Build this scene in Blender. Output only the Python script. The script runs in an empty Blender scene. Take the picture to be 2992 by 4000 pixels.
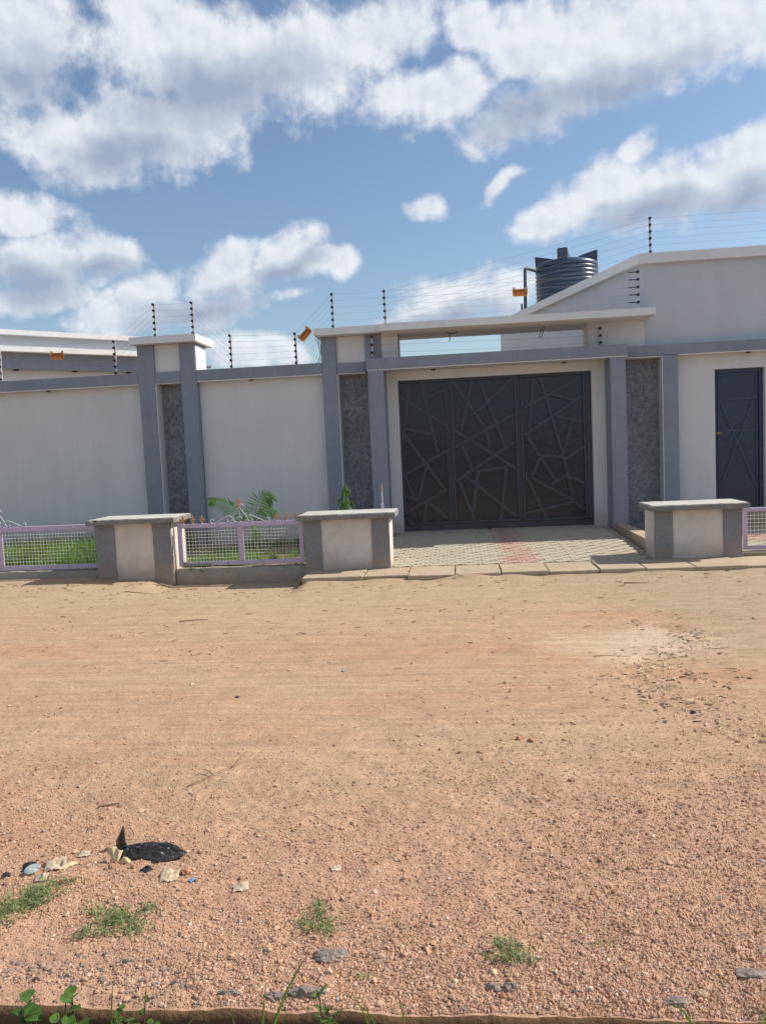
import bpy, bmesh, math, random
import numpy as np
from mathutils import Vector, Matrix

random.seed(7)
RNG = np.random.default_rng(11)
rad = math.radians
scn = bpy.context.scene
COL = scn.collection

# ------------------------------------------------------------------ camera
cam_data = bpy.data.cameras.new('camera')
cam = bpy.data.objects.new('camera', cam_data)
COL.objects.link(cam)
scn.camera = cam
cam_data.sensor_fit = 'VERTICAL'
cam_data.sensor_height = 36.0
cam_data.sensor_width = 36.0
cam_data.lens = 36.0 * 3100.0 / 4000.0
cam_data.clip_start = 0.05
cam_data.clip_end = 3000
YAW, PITCH, ROLL = rad(5.5), rad(4.6), rad(2.64)
Fw = Vector((-math.sin(YAW) * math.cos(PITCH), math.cos(YAW) * math.cos(PITCH), -math.sin(PITCH)))
r0 = Vector((math.cos(YAW), math.sin(YAW), 0))
u0 = r0.cross(Fw)
rt = r0 * math.cos(ROLL) - u0 * math.sin(ROLL)
up = u0 * math.cos(ROLL) + r0 * math.sin(ROLL)
mw = Matrix((rt, up, -Fw)).transposed().to_4x4()
mw.translation = Vector((0, 0, 1.6))
cam.matrix_world = mw

# ------------------------------------------------------------------ sun, world, exposure
SUN = Vector((1.05, 0.33, 1.0)).normalized()
SUN_EL = math.asin(SUN.z)
SUN_ROT = math.atan2(SUN.x, SUN.y)
sd = bpy.data.lights.new('sun', 'SUN')
sd.energy = 4.6
sd.angle = rad(0.53)
sd.color = (1.0, 0.93, 0.83)
so = bpy.data.objects.new('sun', sd)
COL.objects.link(so)
so.rotation_euler = (-SUN).to_track_quat('-Z', 'Y').to_euler()
so.location = (30, 10, 30)

scn.view_settings.view_transform = 'Standard'
scn.view_settings.look = 'None'
scn.view_settings.gamma = 1.0
scn.view_settings.use_curve_mapping = False
scn.view_settings.exposure = 0.33
SKY_STRENGTH = 0.1

# clouds: azimuth, elevation, half width, half height (degrees), tilt
CLOUDS = [(-27.37, 25.21, 3.97, 4.18, 6.6), (-16.9, 25.55, 6.63, 3.37, 2.4), (-10.68, 25.18, 7.55, 3.59, -0.1), (-5.2, 26.07, 5.47, 2.4, 7.8), (-22.08, 20.85, 6.72, 2.54, 18.3), (-26.43, 20.16, 3.58, 1.91, 4.7), (-16.24, 22.02, 6.35, 2.55, 21.5), (-23.09, 19.21, 4.38, 1.43, 8.2), (-20.35, 27.5, 3.11, 1.73, 4.2), (-0.88, 22.91, 5.11, 1.92, 6.2), (2.46, 26.44, 2.57, 1.38, -5.2), (6.15, 25.2, 3.57, 2.66, -6.6), (10.68, 24.6, 7.77, 2.92, 1.6), (18.04, 24.03, 5.01, 2.54, 3.6), (5.4, 21.45, 4.29, 1.79, 14.0), (9.12, 22.44, 5.53, 2.18, 12.5), (6.73, 14.78, 2.91, 1.39, 14.5), (10.15, 16.13, 4.01, 1.73, 23.3), (14.28, 15.47, 4.34, 2.34, 7.2), (18.76, 15.88, 4.08, 2.56, 10.7), (12.88, 18.39, 1.31, 0.92, 36.9), (19.58, 17.31, 2.53, 1.31, 9.9), (-1.52, 16.16, 1.42, 0.8, -3.4), (3.5, 17.09, 2.62, 0.62, 33.1), (-28.44, 15.93, 2.43, 1.52, 8.8), (-27.02, 12.82, 4.83, 2.08, 12.2), (-23.84, 13.22, 2.74, 1.85, 1.6), (-28.57, 10.78, 4.43, 1.11, 1.8), (-20.71, 10.92, 2.85, 1.44, 20.3), (-15.98, 12.12, 3.99, 1.86, 21.7), (-11.75, 13.28, 3.35, 1.59, 23.9), (-8.85, 12.84, 2.67, 1.0, 8.3), (-18.01, 9.86, 4.64, 1.47, 4.6), (-23.23, 9.41, 3.11, 1.16, 0.3), (-11.57, 10.83, 1.81, 0.53, 8.6), (-0.48, 9.9, 4.84, 1.85, 16.6), (3.58, 10.41, 2.97, 1.81, 5.8), (-4.13, 8.99, 2.32, 0.85, 7.3), (-13.73, 6.97, 3.9, 1.44, -1.6)]

CORES = [(-15.53, 23.34, 10.27, 2.84, 9.5), (-21.9, 19.41, 7.13, 2.02, 10.9), (-27.54, 23.29, 3.87, 2.69, 6.1), (5.08, 21.22, 5.95, 1.99, 6.2), (11.5, 21.98, 8.33, 1.9, 9.7), (13.97, 14.39, 5.84, 1.68, 4.6), (19.01, 14.23, 4.09, 2.17, 3.2), (-27.95, 11.65, 5.3, 2.0, 7.0), (-17.71, 9.7, 6.89, 1.84, 9.5), (0.13, 8.77, 6.2, 1.42, 6.6), (-11.48, 12.36, 4.2, 1.07, 18.8), (-23.61, 12.36, 3.24, 1.17, 6.3)]

world = bpy.data.worlds.new('World')
scn.world = world
world.use_nodes = True
WT = world.node_tree
WT.nodes.clear()


def nd(t, kind, **kw):
    n = t.nodes.new(kind)
    for k, v in kw.items():
        setattr(n, k, v)
    return n


def mth(t, op, a, b=None, c=None, clamp=False):
    n = t.nodes.new('ShaderNodeMath')
    n.operation = op
    n.use_clamp = clamp
    for i, v in enumerate((a, b, c)):
        if v is None:
            continue
        if isinstance(v, (int, float)):
            n.inputs[i].default_value = v
        else:
            t.links.new(v, n.inputs[i])
    return n.outputs[0]


def build_cloud_group(name, placed):
    """density, core and relief of the clouds at (azimuth, elevation, 1) in degrees"""
    g = bpy.data.node_groups.new(name, 'ShaderNodeTree')
    g.interface.new_socket('Vector', in_out='INPUT', socket_type='NodeSocketVector')
    for nm in ('Density', 'Core', 'Relief'):
        g.interface.new_socket(nm, in_out='OUTPUT', socket_type='NodeSocketFloat')
    gi = g.nodes.new('NodeGroupInput')
    go = g.nodes.new('NodeGroupOutput')
    p = gi.outputs[0]

    def ellipses(vec, items):
        acc = None
        for (az, el, a, b, rot) in items:
            c, sn = math.cos(rad(rot)), math.sin(rad(rot))
            sq = []
            for (ux, uy, r_) in ((c, sn, a), (-sn, c, b)):
                dt = nd(g, 'ShaderNodeVectorMath', operation='DOT_PRODUCT')
                g.links.new(vec, dt.inputs[0])
                dt.inputs[1].default_value = (ux / r_, uy / r_, -(az * ux + el * uy) / r_)
                sq.append(dt.outputs['Value'])
            d2 = mth(g, 'MULTIPLY_ADD', sq[0], sq[0], mth(g, 'MULTIPLY', sq[1], sq[1]))
            if b < 0.9:  # small clouds are thin
                d2 = mth(g, 'ADD', d2, 0.34)
            acc = d2 if acc is None else mth(g, 'MINIMUM', acc, d2)
        return mth(g, 'SUBTRACT', 1.0, mth(g, 'SQRT', acc))

    if placed:
        # gentle warp so that outlines are not elliptic
        wn = nd(g, 'ShaderNodeTexNoise', noise_dimensions='2D')
        wn.inputs['Scale'].default_value = 0.22
        wn.inputs['Detail'].default_value = 2
        g.links.new(p, wn.inputs['Vector'])
        ws = nd(g, 'ShaderNodeVectorMath', operation='SUBTRACT')
        g.links.new(wn.outputs['Color'], ws.inputs[0])
        ws.inputs[1].default_value = (0.5, 0.5, 0.5)
        wm = nd(g, 'ShaderNodeVectorMath', operation='MULTIPLY_ADD')
        g.links.new(ws.outputs[0], wm.inputs[0])
        wm.inputs[1].default_value = (2.6, 2.0, 0)
        g.links.new(p, wm.inputs[2])
        q = wm.outputs[0]
        shape = mth(g, 'MAXIMUM', ellipses(q, CLOUDS), -0.8)
        core = mth(g, 'MAXIMUM', ellipses(q, CORES), 0.0)
    else:
        # the same kind of cloud field over the rest of the sky
        gn = nd(g, 'ShaderNodeTexNoise', noise_dimensions='2D')
        gn.inputs['Scale'].default_value = 0.085
        gn.inputs['Detail'].default_value = 3
        g.links.new(p, gn.inputs['Vector'])
        shape = mth(g, 'MULTIPLY_ADD', gn.outputs['Fac'], 5.0, -2.5)
        core = mth(g, 'MULTIPLY', mth(g, 'MAXIMUM', shape, 0.0), 0.6)
    g.links.new(core, go.inputs[1])

    # billows
    def billow(vec, detail):
        n1 = nd(g, 'ShaderNodeTexNoise', noise_dimensions='2D')
        n1.inputs['Scale'].default_value = 0.30
        n1.inputs['Detail'].default_value = detail
        n1.inputs['Roughness'].default_value = 0.60
        n1.inputs['Distortion'].default_value = 0.0
        g.links.new(vec, n1.inputs['Vector'])
        return n1.outputs['Fac']
    f0 = billow(p, 7 if placed else 4)
    po = nd(g, 'ShaderNodeVectorMath', operation='ADD')
    po.inputs[1].default_value = (0.45, 0.6, 0)
    g.links.new(p, po.inputs[0])
    f1 = billow(po.outputs[0], 3)
    g.links.new(mth(g, 'SUBTRACT', f0, f1), go.inputs[2])
    d = mth(g, 'MULTIPLY_ADD', f0, 2.9, -1.36)
    g.links.new(mth(g, 'ADD', mth(g, 'MULTIPLY', shape, 1.85), d), go.inputs[0])
    return g


tc = nd(WT, 'ShaderNodeTexCoord')
sep = nd(WT, 'ShaderNodeSeparateXYZ')
WT.links.new(tc.outputs['Generated'], sep.inputs[0])
azm = mth(WT, 'MULTIPLY', mth(WT, 'ARCTAN2', sep.outputs[0], sep.outputs[1]), 180 / math.pi)
elv = mth(WT, 'MULTIPLY', mth(WT, 'ARCSINE', sep.outputs[2]), 180 / math.pi)
cmb = nd(WT, 'ShaderNodeCombineXYZ')
WT.links.new(azm, cmb.inputs[0])
WT.links.new(elv, cmb.inputs[1])
cmb.inputs[2].default_value = 1.0
sky = nd(WT, 'ShaderNodeTexSky', sky_type='NISHITA')
sky.sun_disc = False
sky.sun_elevation = SUN_EL
sky.sun_rotation = SUN_ROT
sky.altitude = 300
sky.air_density = 1.15
sky.dust_density = 1.1
sky.ozone_density = 2.6


def clouded_sky(group):
    gA = nd(WT, 'ShaderNodeGroup', node_tree=group)
    WT.links.new(cmb.outputs[0], gA.inputs[0])
    cover = nd(WT, 'ShaderNodeMapRange', interpolation_type='SMOOTHSTEP')
    cover.inputs['From Min'].default_value = -0.32
    cover.inputs['From Max'].default_value = 0.95
    cover.inputs['To Max'].default_value = 0.97
    WT.links.new(gA.outputs[0], cover.inputs['Value'])
    # brighter where billows turn towards the sun, grey in the thick cores
    lit = mth(WT, 'MULTIPLY_ADD', gA.outputs[2], 0.9, 0.90)
    lit = mth(WT, 'MULTIPLY_ADD', gA.outputs[1], -1.05, lit, clamp=True)
    ramp = nd(WT, 'ShaderNodeValToRGB')
    ramp.color_ramp.elements[0].position = 0.0
    ramp.color_ramp.elements[0].color = (0.36, 0.43, 0.565, 1)
    ramp.color_ramp.elements[1].position = 1.0
    ramp.color_ramp.elements[1].color = (0.84, 0.88, 0.93, 1)
    e = ramp.color_ramp.elements.new(0.5)
    e.color = (0.54, 0.61, 0.72, 1)
    WT.links.new(lit, ramp.inputs[0])
    cs = nd(WT, 'ShaderNodeVectorMath', operation='SCALE')
    cs.inputs['Scale'].default_value = 0.795 / SKY_STRENGTH
    WT.links.new(ramp.outputs[0], cs.inputs[0])
    cmix = nd(WT, 'ShaderNodeMix', data_type='RGBA')
    WT.links.new(cover.outputs[0], cmix.inputs[0])
    WT.links.new(sky.outputs[0], cmix.inputs[6])
    WT.links.new(cs.outputs[0], cmix.inputs[7])
    bg = nd(WT, 'ShaderNodeBackground')
    bg.inputs['Strength'].default_value = SKY_STRENGTH
    WT.links.new(cmix.outputs[2], bg.inputs['Color'])
    return bg.outputs[0]


# the placed clouds cover one part of the sky, the same cloud field goes on all round it
fx = mth(WT, 'ABSOLUTE', mth(WT, 'MULTIPLY_ADD', azm, 1 / 30.0, 4.6 / 30.0))
fy = mth(WT, 'ABSOLUTE', mth(WT, 'MULTIPLY_ADD', elv, 1 / 17.0, -15.0 / 17.0))
wmix = mth(WT, 'MULTIPLY', mth(WT, 'SUBTRACT', mth(WT, 'MAXIMUM', fx, fy), 0.9), 8.0, clamp=True)
msh = nd(WT, 'ShaderNodeMixShader')
WT.links.new(wmix, msh.inputs[0])
WT.links.new(clouded_sky(build_cloud_group('placed_clouds', True)), msh.inputs[1])
WT.links.new(clouded_sky(build_cloud_group('cloud_field', False)), msh.inputs[2])
wo = nd(WT, 'ShaderNodeOutputWorld')
WT.links.new(msh.outputs[0], wo.inputs[0])
world.cycles.sampling_method = 'MANUAL'
world.cycles.sample_map_resolution = 512
scn.cycles.max_bounces = 5
scn.cycles.diffuse_bounces = 2
scn.cycles.glossy_bounces = 2
scn.cycles.transmission_bounces = 2
scn.cycles.transparent_max_bounces = 4

# ------------------------------------------------------------------ noise in numpy
_P = np.random.default_rng(5).random((256, 256))


def vnoise(x, y):
    xi = np.floor(x).astype(int)
    yi = np.floor(y).astype(int)
    fx = x - xi
    fy = y - yi
    fx = fx * fx * (3 - 2 * fx)
    fy = fy * fy * (3 - 2 * fy)
    a = _P[xi & 255, yi & 255]
    b = _P[(xi + 1) & 255, yi & 255]
    c = _P[xi & 255, (yi + 1) & 255]
    d = _P[(xi + 1) & 255, (yi + 1) & 255]
    return (a * (1 - fx) + b * fx) * (1 - fy) + (c * (1 - fx) + d * fx) * fy


def fbm(x, y, o=4, g=0.5):
    s = 0
    a = 1
    t = 0
    for i in range(o):
        s = s + a * vnoise(x * 2 ** i + 17.3 * i, y * 2 ** i + 9.1 * i)
        t += a
        a *= g
    return s / t - 0.5


def sstep(a, b, v):
    t = np.clip((v - a) / (b - a), 0, 1)
    return t * t * (3 - 2 * t)


# ------------------------------------------------------------------ materials
def material(name, color, rough=0.85, var=(), bump=(), spec=0.3, metal=0.0, coat=0.0):
    """var: (scale, amount, (sx,sy,sz)) multiplies value; bump: (scale, distance, (sx,sy,sz))"""
    m = bpy.data.materials.new(name)
    m.use_nodes = True
    t = m.node_tree
    b = t.nodes['Principled BSDF']
    b.inputs['Roughness'].default_value = rough
    b.inputs['Specular IOR Level'].default_value = spec
    b.inputs['Metallic'].default_value = metal
    if coat:
        b.inputs['Coat Weight'].default_value = coat
        b.inputs['Coat Roughness'].default_value = 0.2
    tcn = t.nodes.new('ShaderNodeTexCoord')
    rgb = t.nodes.new('ShaderNodeRGB')
    rgb.outputs[0].default_value = (*color, 1)
    cur = rgb.outputs[0]

    def noise(scale, sc, detail=5):
        mp = t.nodes.new('ShaderNodeMapping')
        mp.inputs['Scale'].default_value = sc
        t.links.new(tcn.outputs['Object'], mp.inputs['Vector'])
        n = t.nodes.new('ShaderNodeTexNoise')
        n.inputs['Scale'].default_value = scale
        n.inputs['Detail'].default_value = detail
        n.inputs['Roughness'].default_value = 0.6
        t.links.new(mp.outputs[0], n.inputs['Vector'])
        return n.outputs['Fac']
    for v in var:
        scale, amt = v[0], v[1]
        sc = v[2] if len(v) > 2 else (1, 1, 1)
        tint = v[3] if len(v) > 3 else None
        f = noise(scale, sc)
        mr = t.nodes.new('ShaderNodeMapRange')
        mr.inputs['From Min'].default_value = 0.3
        mr.inputs['From Max'].default_value = 0.7
        t.links.new(f, mr.inputs['Value'])
        mx = t.nodes.new('ShaderNodeMix')
        mx.data_type = 'RGBA'
        if tint is None:
            mx.blend_type = 'MULTIPLY'
            mr.inputs['To Min'].default_value = 1 - amt
            mr.inputs['To Max'].default_value = 1 + amt
            mx.inputs[0].default_value = 1
            t.links.new(cur, mx.inputs[6])
            t.links.new(mr.outputs[0], mx.inputs[7])
        else:
            mr.inputs['To Min'].default_value = 0
            mr.inputs['To Max'].default_value = amt
            t.links.new(mr.outputs[0], mx.inputs[0])
            t.links.new(cur, mx.inputs[6])
            mx.inputs[7].default_value = (*tint, 1)
        cur = mx.outputs[2]
    t.links.new(cur, b.inputs['Base Color'])
    last = None
    for v in bump:
        scale, dist = v[0], v[1]
        sc = v[2] if len(v) > 2 else (1, 1, 1)
        f = noise(scale, sc, 4)
        bp = t.nodes.new('ShaderNodeBump')
        bp.inputs['Strength'].default_value = 1.0
        bp.inputs['Distance'].default_value = dist
        t.links.new(f, bp.inputs['Height'])
        if last is not None:
            t.links.new(last, bp.inputs['Normal'])
        last = bp.outputs[0]
    if last is not None:
        t.links.new(last, b.inputs['Normal'])
    return m


M = {}
M['cream'] = material('cream_plaster', (0.70, 0.692, 0.69), 0.9, [(0.7, 0.05), (3.0, 0.045, (1, 1, 0.25)), (60, 0.05), (1.1, 0.20, (3, 3, 0.35), (0.53, 0.50, 0.47)), (1.3, 0.16, (9, 9, 0.30), (0.50, 0.475, 0.44))], [(140, 0.0016), (9, 0.003)])
M['cream_box'] = material('cream_plaster_weathered', (0.65, 0.615, 0.565), 0.9, [(2.5, 0.08), (14, 0.06), (60, 0.05), (2.2, 0.30, (1.5, 1.5, 0.8), (0.50, 0.44, 0.37))], [(120, 0.0016), (12, 0.004)])
M['white'] = material('white_coping_paint', (0.74, 0.74, 0.74), 0.85, [(1.5, 0.05), (10, 0.05), (50, 0.03)], [(70, 0.002), (8, 0.004)])
M['house'] = material('house_grey_plaster', (0.54, 0.555, 0.585), 0.9, [(0.5, 0.05), (3.0, 0.04, (1, 1, 0.25)), (60, 0.05), (1.1, 0.16, (3, 3, 0.3), (0.44, 0.45, 0.47))], [(140, 0.0016), (9, 0.003)])
M['cap'] = material('sunlit_cap_top', (0.46, 0.45, 0.405), 0.9, [(3, 0.12), (20, 0.10), (90, 0.08)], [(80, 0.002), (14, 0.004)])  # paler than the cap edge: sunlight on the top is put in the colour
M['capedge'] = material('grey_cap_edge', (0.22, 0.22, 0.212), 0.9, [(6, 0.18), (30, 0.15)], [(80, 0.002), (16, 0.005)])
M['grey'] = material('grey_paint', (0.255, 0.28, 0.33), 0.75, [(1.2, 0.08), (7, 0.08), (45, 0.06), (1.5, 0.30, (2.5, 2.5, 0.5), (0.28, 0.29, 0.32)), (1.6, 0.25, (9, 9, 0.35), (0.17, 0.18, 0.20))], [(110, 0.0016), (9, 0.003)])
M['grey_box'] = material('grey_paint_dusty', (0.225, 0.228, 0.24), 0.85, [(3, 0.12), (16, 0.10), (60, 0.06)], [(110, 0.0016), (12, 0.004)])
M['tyrol'] = material('rough_cast_dark', (0.25, 0.255, 0.275), 0.8, [(2.2, 0.2), (26, 0.38, (1, 1, 0.8)), (60, 0.35)], [(34, 0.016, (1, 1, 0.7)), (75, 0.010)])
M['concrete'] = material('raw_concrete', (0.34, 0.325, 0.285), 0.92, [(1.8, 0.12), (9, 0.12), (40, 0.08), (1.5, 0.4, (0.7, 1, 2.5), (0.27, 0.24, 0.19))], [(60, 0.003), (12, 0.006)])
M['slab'] = material('drain_slab_concrete', (0.41, 0.32, 0.228), 0.92, [(2.2, 0.12), (11, 0.10), (50, 0.08)], [(60, 0.003), (12, 0.006)])
M['black'] = material('black_gate_paint', (0.0075, 0.0125, 0.029), 0.20, [(1.4, 0.35), (9, 0.25), (1.2, 0.4, (1, 1, 0.6), (0.019, 0.023, 0.036))], [(2.5, 0.010), (14, 0.0012), (60, 0.0003)], spec=0.55)
M['bar'] = material('black_gate_bar', (0.032, 0.040, 0.062), 0.28, [(6, 0.25), (40, 0.2), (2.5, 0.5, (1, 1, 1), (0.052, 0.057, 0.072))], [(60, 0.0006)], spec=0.5)
M['navy'] = material('navy_door_paint', (0.014, 0.028, 0.064), 0.24, [(1.4, 0.3), (9, 0.2)], [(3, 0.010), (14, 0.001)], spec=0.6)
M['navybar'] = material('navy_door_bar', (0.024, 0.042, 0.084), 0.30, [(6, 0.25)], [(60, 0.0006)], spec=0.6)
M['lilac'] = material('lilac_gloss_paint', (0.52, 0.44, 0.56), 0.5, [(4, 0.07), (25, 0.06), (3.0, 0.25, (1, 1, 1), (0.43, 0.36, 0.42))], [(40, 0.001)], spec=0.4)
M['mesh'] = material('silver_wire', (0.62, 0.62, 0.58), 0.5, [(10, 0.1)], spec=0.5)
M['gold'] = material('copper_gold_paint', (0.52, 0.27, 0.15), 0.42, [(30, 0.2)], spec=0.5, metal=0.3)
M['scroll'] = material('pale_scroll_paint', (0.50, 0.47, 0.52), 0.5, [(10, 0.1)], spec=0.4)
M['tank'] = material('dark_blue_plastic', (0.030, 0.052, 0.092), 0.36, [(3, 0.15)], [(20, 0.001)], spec=0.5)
M['pipe'] = material('grey_pvc', (0.075, 0.08, 0.095), 0.5, [(10, 0.1)])
M['alu'] = material('aluminium_bar', (0.60, 0.60, 0.60), 0.5, [(12, 0.1)], metal=0.0, spec=0.5)
M['insul'] = material('black_plastic', (0.012, 0.012, 0.014), 0.45, [(20, 0.2)], spec=0.5)
M['wire'] = material('steel_wire', (0.26, 0.26, 0.27), 0.5, [(8, 0.15)], spec=0.5)
M['orange'] = material('orange_sign_plastic', (0.62, 0.22, 0.055), 0.55, [(20, 0.08)], spec=0.4)
M['ink'] = material('dark_print', (0.045, 0.018, 0.010), 0.7, [(20, 0.2)])
M['signwhite'] = material('white_clip', (0.75, 0.68, 0.60), 0.6, [(20, 0.1)])
M['leaf'] = material('leaf_green', (0.085, 0.17, 0.028), 0.55, [(4, 0.25), (30, 0.2)], spec=0.35)
M['grassm'] = material('grass_green', (0.125, 0.25, 0.035), 0.6, [(2.5, 0.35), (12, 0.3), (3.0, 0.35, (1, 1, 1), (0.22, 0.21, 0.08))], spec=0.3)
M['grasst'] = material('wiry_grass', (0.15, 0.24, 0.085), 0.6, [(9, 0.35), (40, 0.3), (12.0, 0.6, (1, 1, 1), (0.30, 0.30, 0.16))], spec=0.3)
M['palm'] = material('palm_leaf', (0.13, 0.26, 0.05), 0.5, [(6, 0.25)], spec=0.4)
M['bark'] = material('seedling_bark', (0.07, 0.045, 0.03), 0.85, [(12, 0.3)], [(60, 0.002)])
M['soil'] = material('garden_soil', (0.30, 0.20, 0.125), 0.95, [(2, 0.2), (14, 0.25), (60, 0.2)], [(50, 0.01), (12, 0.02)])
M['joint'] = material('joint_sand', (0.30, 0.24, 0.165), 0.95, [(8, 0.2), (60, 0.2)], [(70, 0.004)])
M['kerb'] = material('shade_brown_kerb', (0.15, 0.085, 0.042), 0.95, [(3, 0.15), (16, 0.15), (70, 0.12)], [(55, 0.006), (12, 0.008)])  # shade on the kerb face is put into this dark brown base
M['gutter'] = material('wet_gutter_soil', (0.10, 0.062, 0.035), 0.95, [(4, 0.3), (22, 0.3)], [(40, 0.02)])
M['bag'] = material('black_polythene', (0.016, 0.016, 0.018), 0.32, [(12, 0.3), (9, 0.35, (1, 1, 1), (0.10, 0.075, 0.055))], [(40, 0.004), (90, 0.002)], spec=0.6)
M['husk'] = material('pale_husk', (0.62, 0.48, 0.28), 0.8, [(30, 0.2)], [(40, 0.004)])
M['paper'] = material('beige_sacking', (0.44, 0.35, 0.25), 0.85, [(18, 0.18), (60, 0.15)], [(60, 0.004)])
M['lid'] = material('grey_blue_plastic', (0.36, 0.40, 0.40), 0.6, [(30, 0.1)])
M['blue'] = material('blue_wrapper', (0.16, 0.30, 0.48), 0.5, [(30, 0.25)])
M['shard'] = material('orange_brick', (0.44, 0.22, 0.12), 0.9, [(30, 0.15)], [(60, 0.003)])
M['scrap'] = material('charred_scrap', (0.025, 0.024, 0.028), 0.7, [(20, 0.3)], [(40, 0.004)])
M['rock'] = material('grey_tar_rock', (0.20, 0.18, 0.17), 0.9, [(18, 0.35), (60, 0.3), (16, 0.7, (1, 1, 1), (0.40, 0.28, 0.19))], [(50, 0.008), (120, 0.004)])
M['stone'] = material('tan_stone', (0.46, 0.32, 0.20), 0.9, [(20, 0.2), (70, 0.15)], [(60, 0.004)])
M['twig'] = material('dry_twig', (0.20, 0.125, 0.07), 0.9, [(20, 0.25)])
M['chip'] = material('dry_chips', (0.50, 0.38, 0.24), 0.9, [(3, 0.35), (15, 0.3)])
M['brass'] = material('brass_handle', (0.55, 0.36, 0.08), 0.35, [(20, 0.1)], metal=0.8)
M['mast'] = material('galvanised_mast', (0.22, 0.23, 0.25), 0.6, [(2, 0.1)])
M['roofing'] = material('roof_sheet', (0.25, 0.24, 0.23), 0.8, [(2, 0.1)])


def paver_material(name, c1, c2):
    m = material(name, c1, 0.92, [(7, 0.12), (40, 0.12)], [(60, 0.004), (14, 0.006)])
    t = m.node_tree
    oi = t.nodes.new('ShaderNodeObjectInfo')  # thin pale plate carrying the painted sunlight on the cap
    b = t.nodes['Principled BSDF']
    src = b.inputs['Base Color'].links[0].from_socket
    mx = t.nodes.new('ShaderNodeMix')
    mx.data_type = 'RGBA'
    mr = t.nodes.new('ShaderNodeMath')
    mr.operation = 'MULTIPLY'
    mr.inputs[1].default_value = 0.6
    t.links.new(oi.outputs['Random'], mr.inputs[0])
    t.links.new(mr.outputs[0], mx.inputs[0])
    t.links.new(src, mx.inputs[6])
    mx.inputs[7].default_value = (*c2, 1)
    # drifts of road sand lying over several stones
    ge = t.nodes.new('ShaderNodeNewGeometry')
    ns = t.nodes.new('ShaderNodeTexNoise')
    ns.inputs['Scale'].default_value = 1.7
    ns.inputs['Detail'].default_value = 5
    t.links.new(ge.outputs['Position'], ns.inputs['Vector'])
    mp = t.nodes.new('ShaderNodeMapRange')
    mp.inputs['From Min'].default_value = 0.42
    mp.inputs['From Max'].default_value = 0.68
    mp.inputs['To Max'].default_value = 0.68
    t.links.new(ns.outputs['Fac'], mp.inputs['Value'])
    m2 = t.nodes.new('ShaderNodeMix')
    m2.data_type = 'RGBA'
    t.links.new(mp.outputs[0], m2.inputs[0])
    t.links.new(mx.outputs[2], m2.inputs[6])
    m2.inputs[7].default_value = (0.46, 0.37, 0.265, 1)
    t.links.new(m2.outputs[2], b.inputs['Base Color'])
    return m


M['paver'] = paver_material('grey_paver', (0.41, 0.37, 0.29), (0.47, 0.41, 0.315))
M['paver_red'] = paver_material('red_paver', (0.43, 0.245, 0.20), (0.44, 0.29, 0.23))


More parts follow.
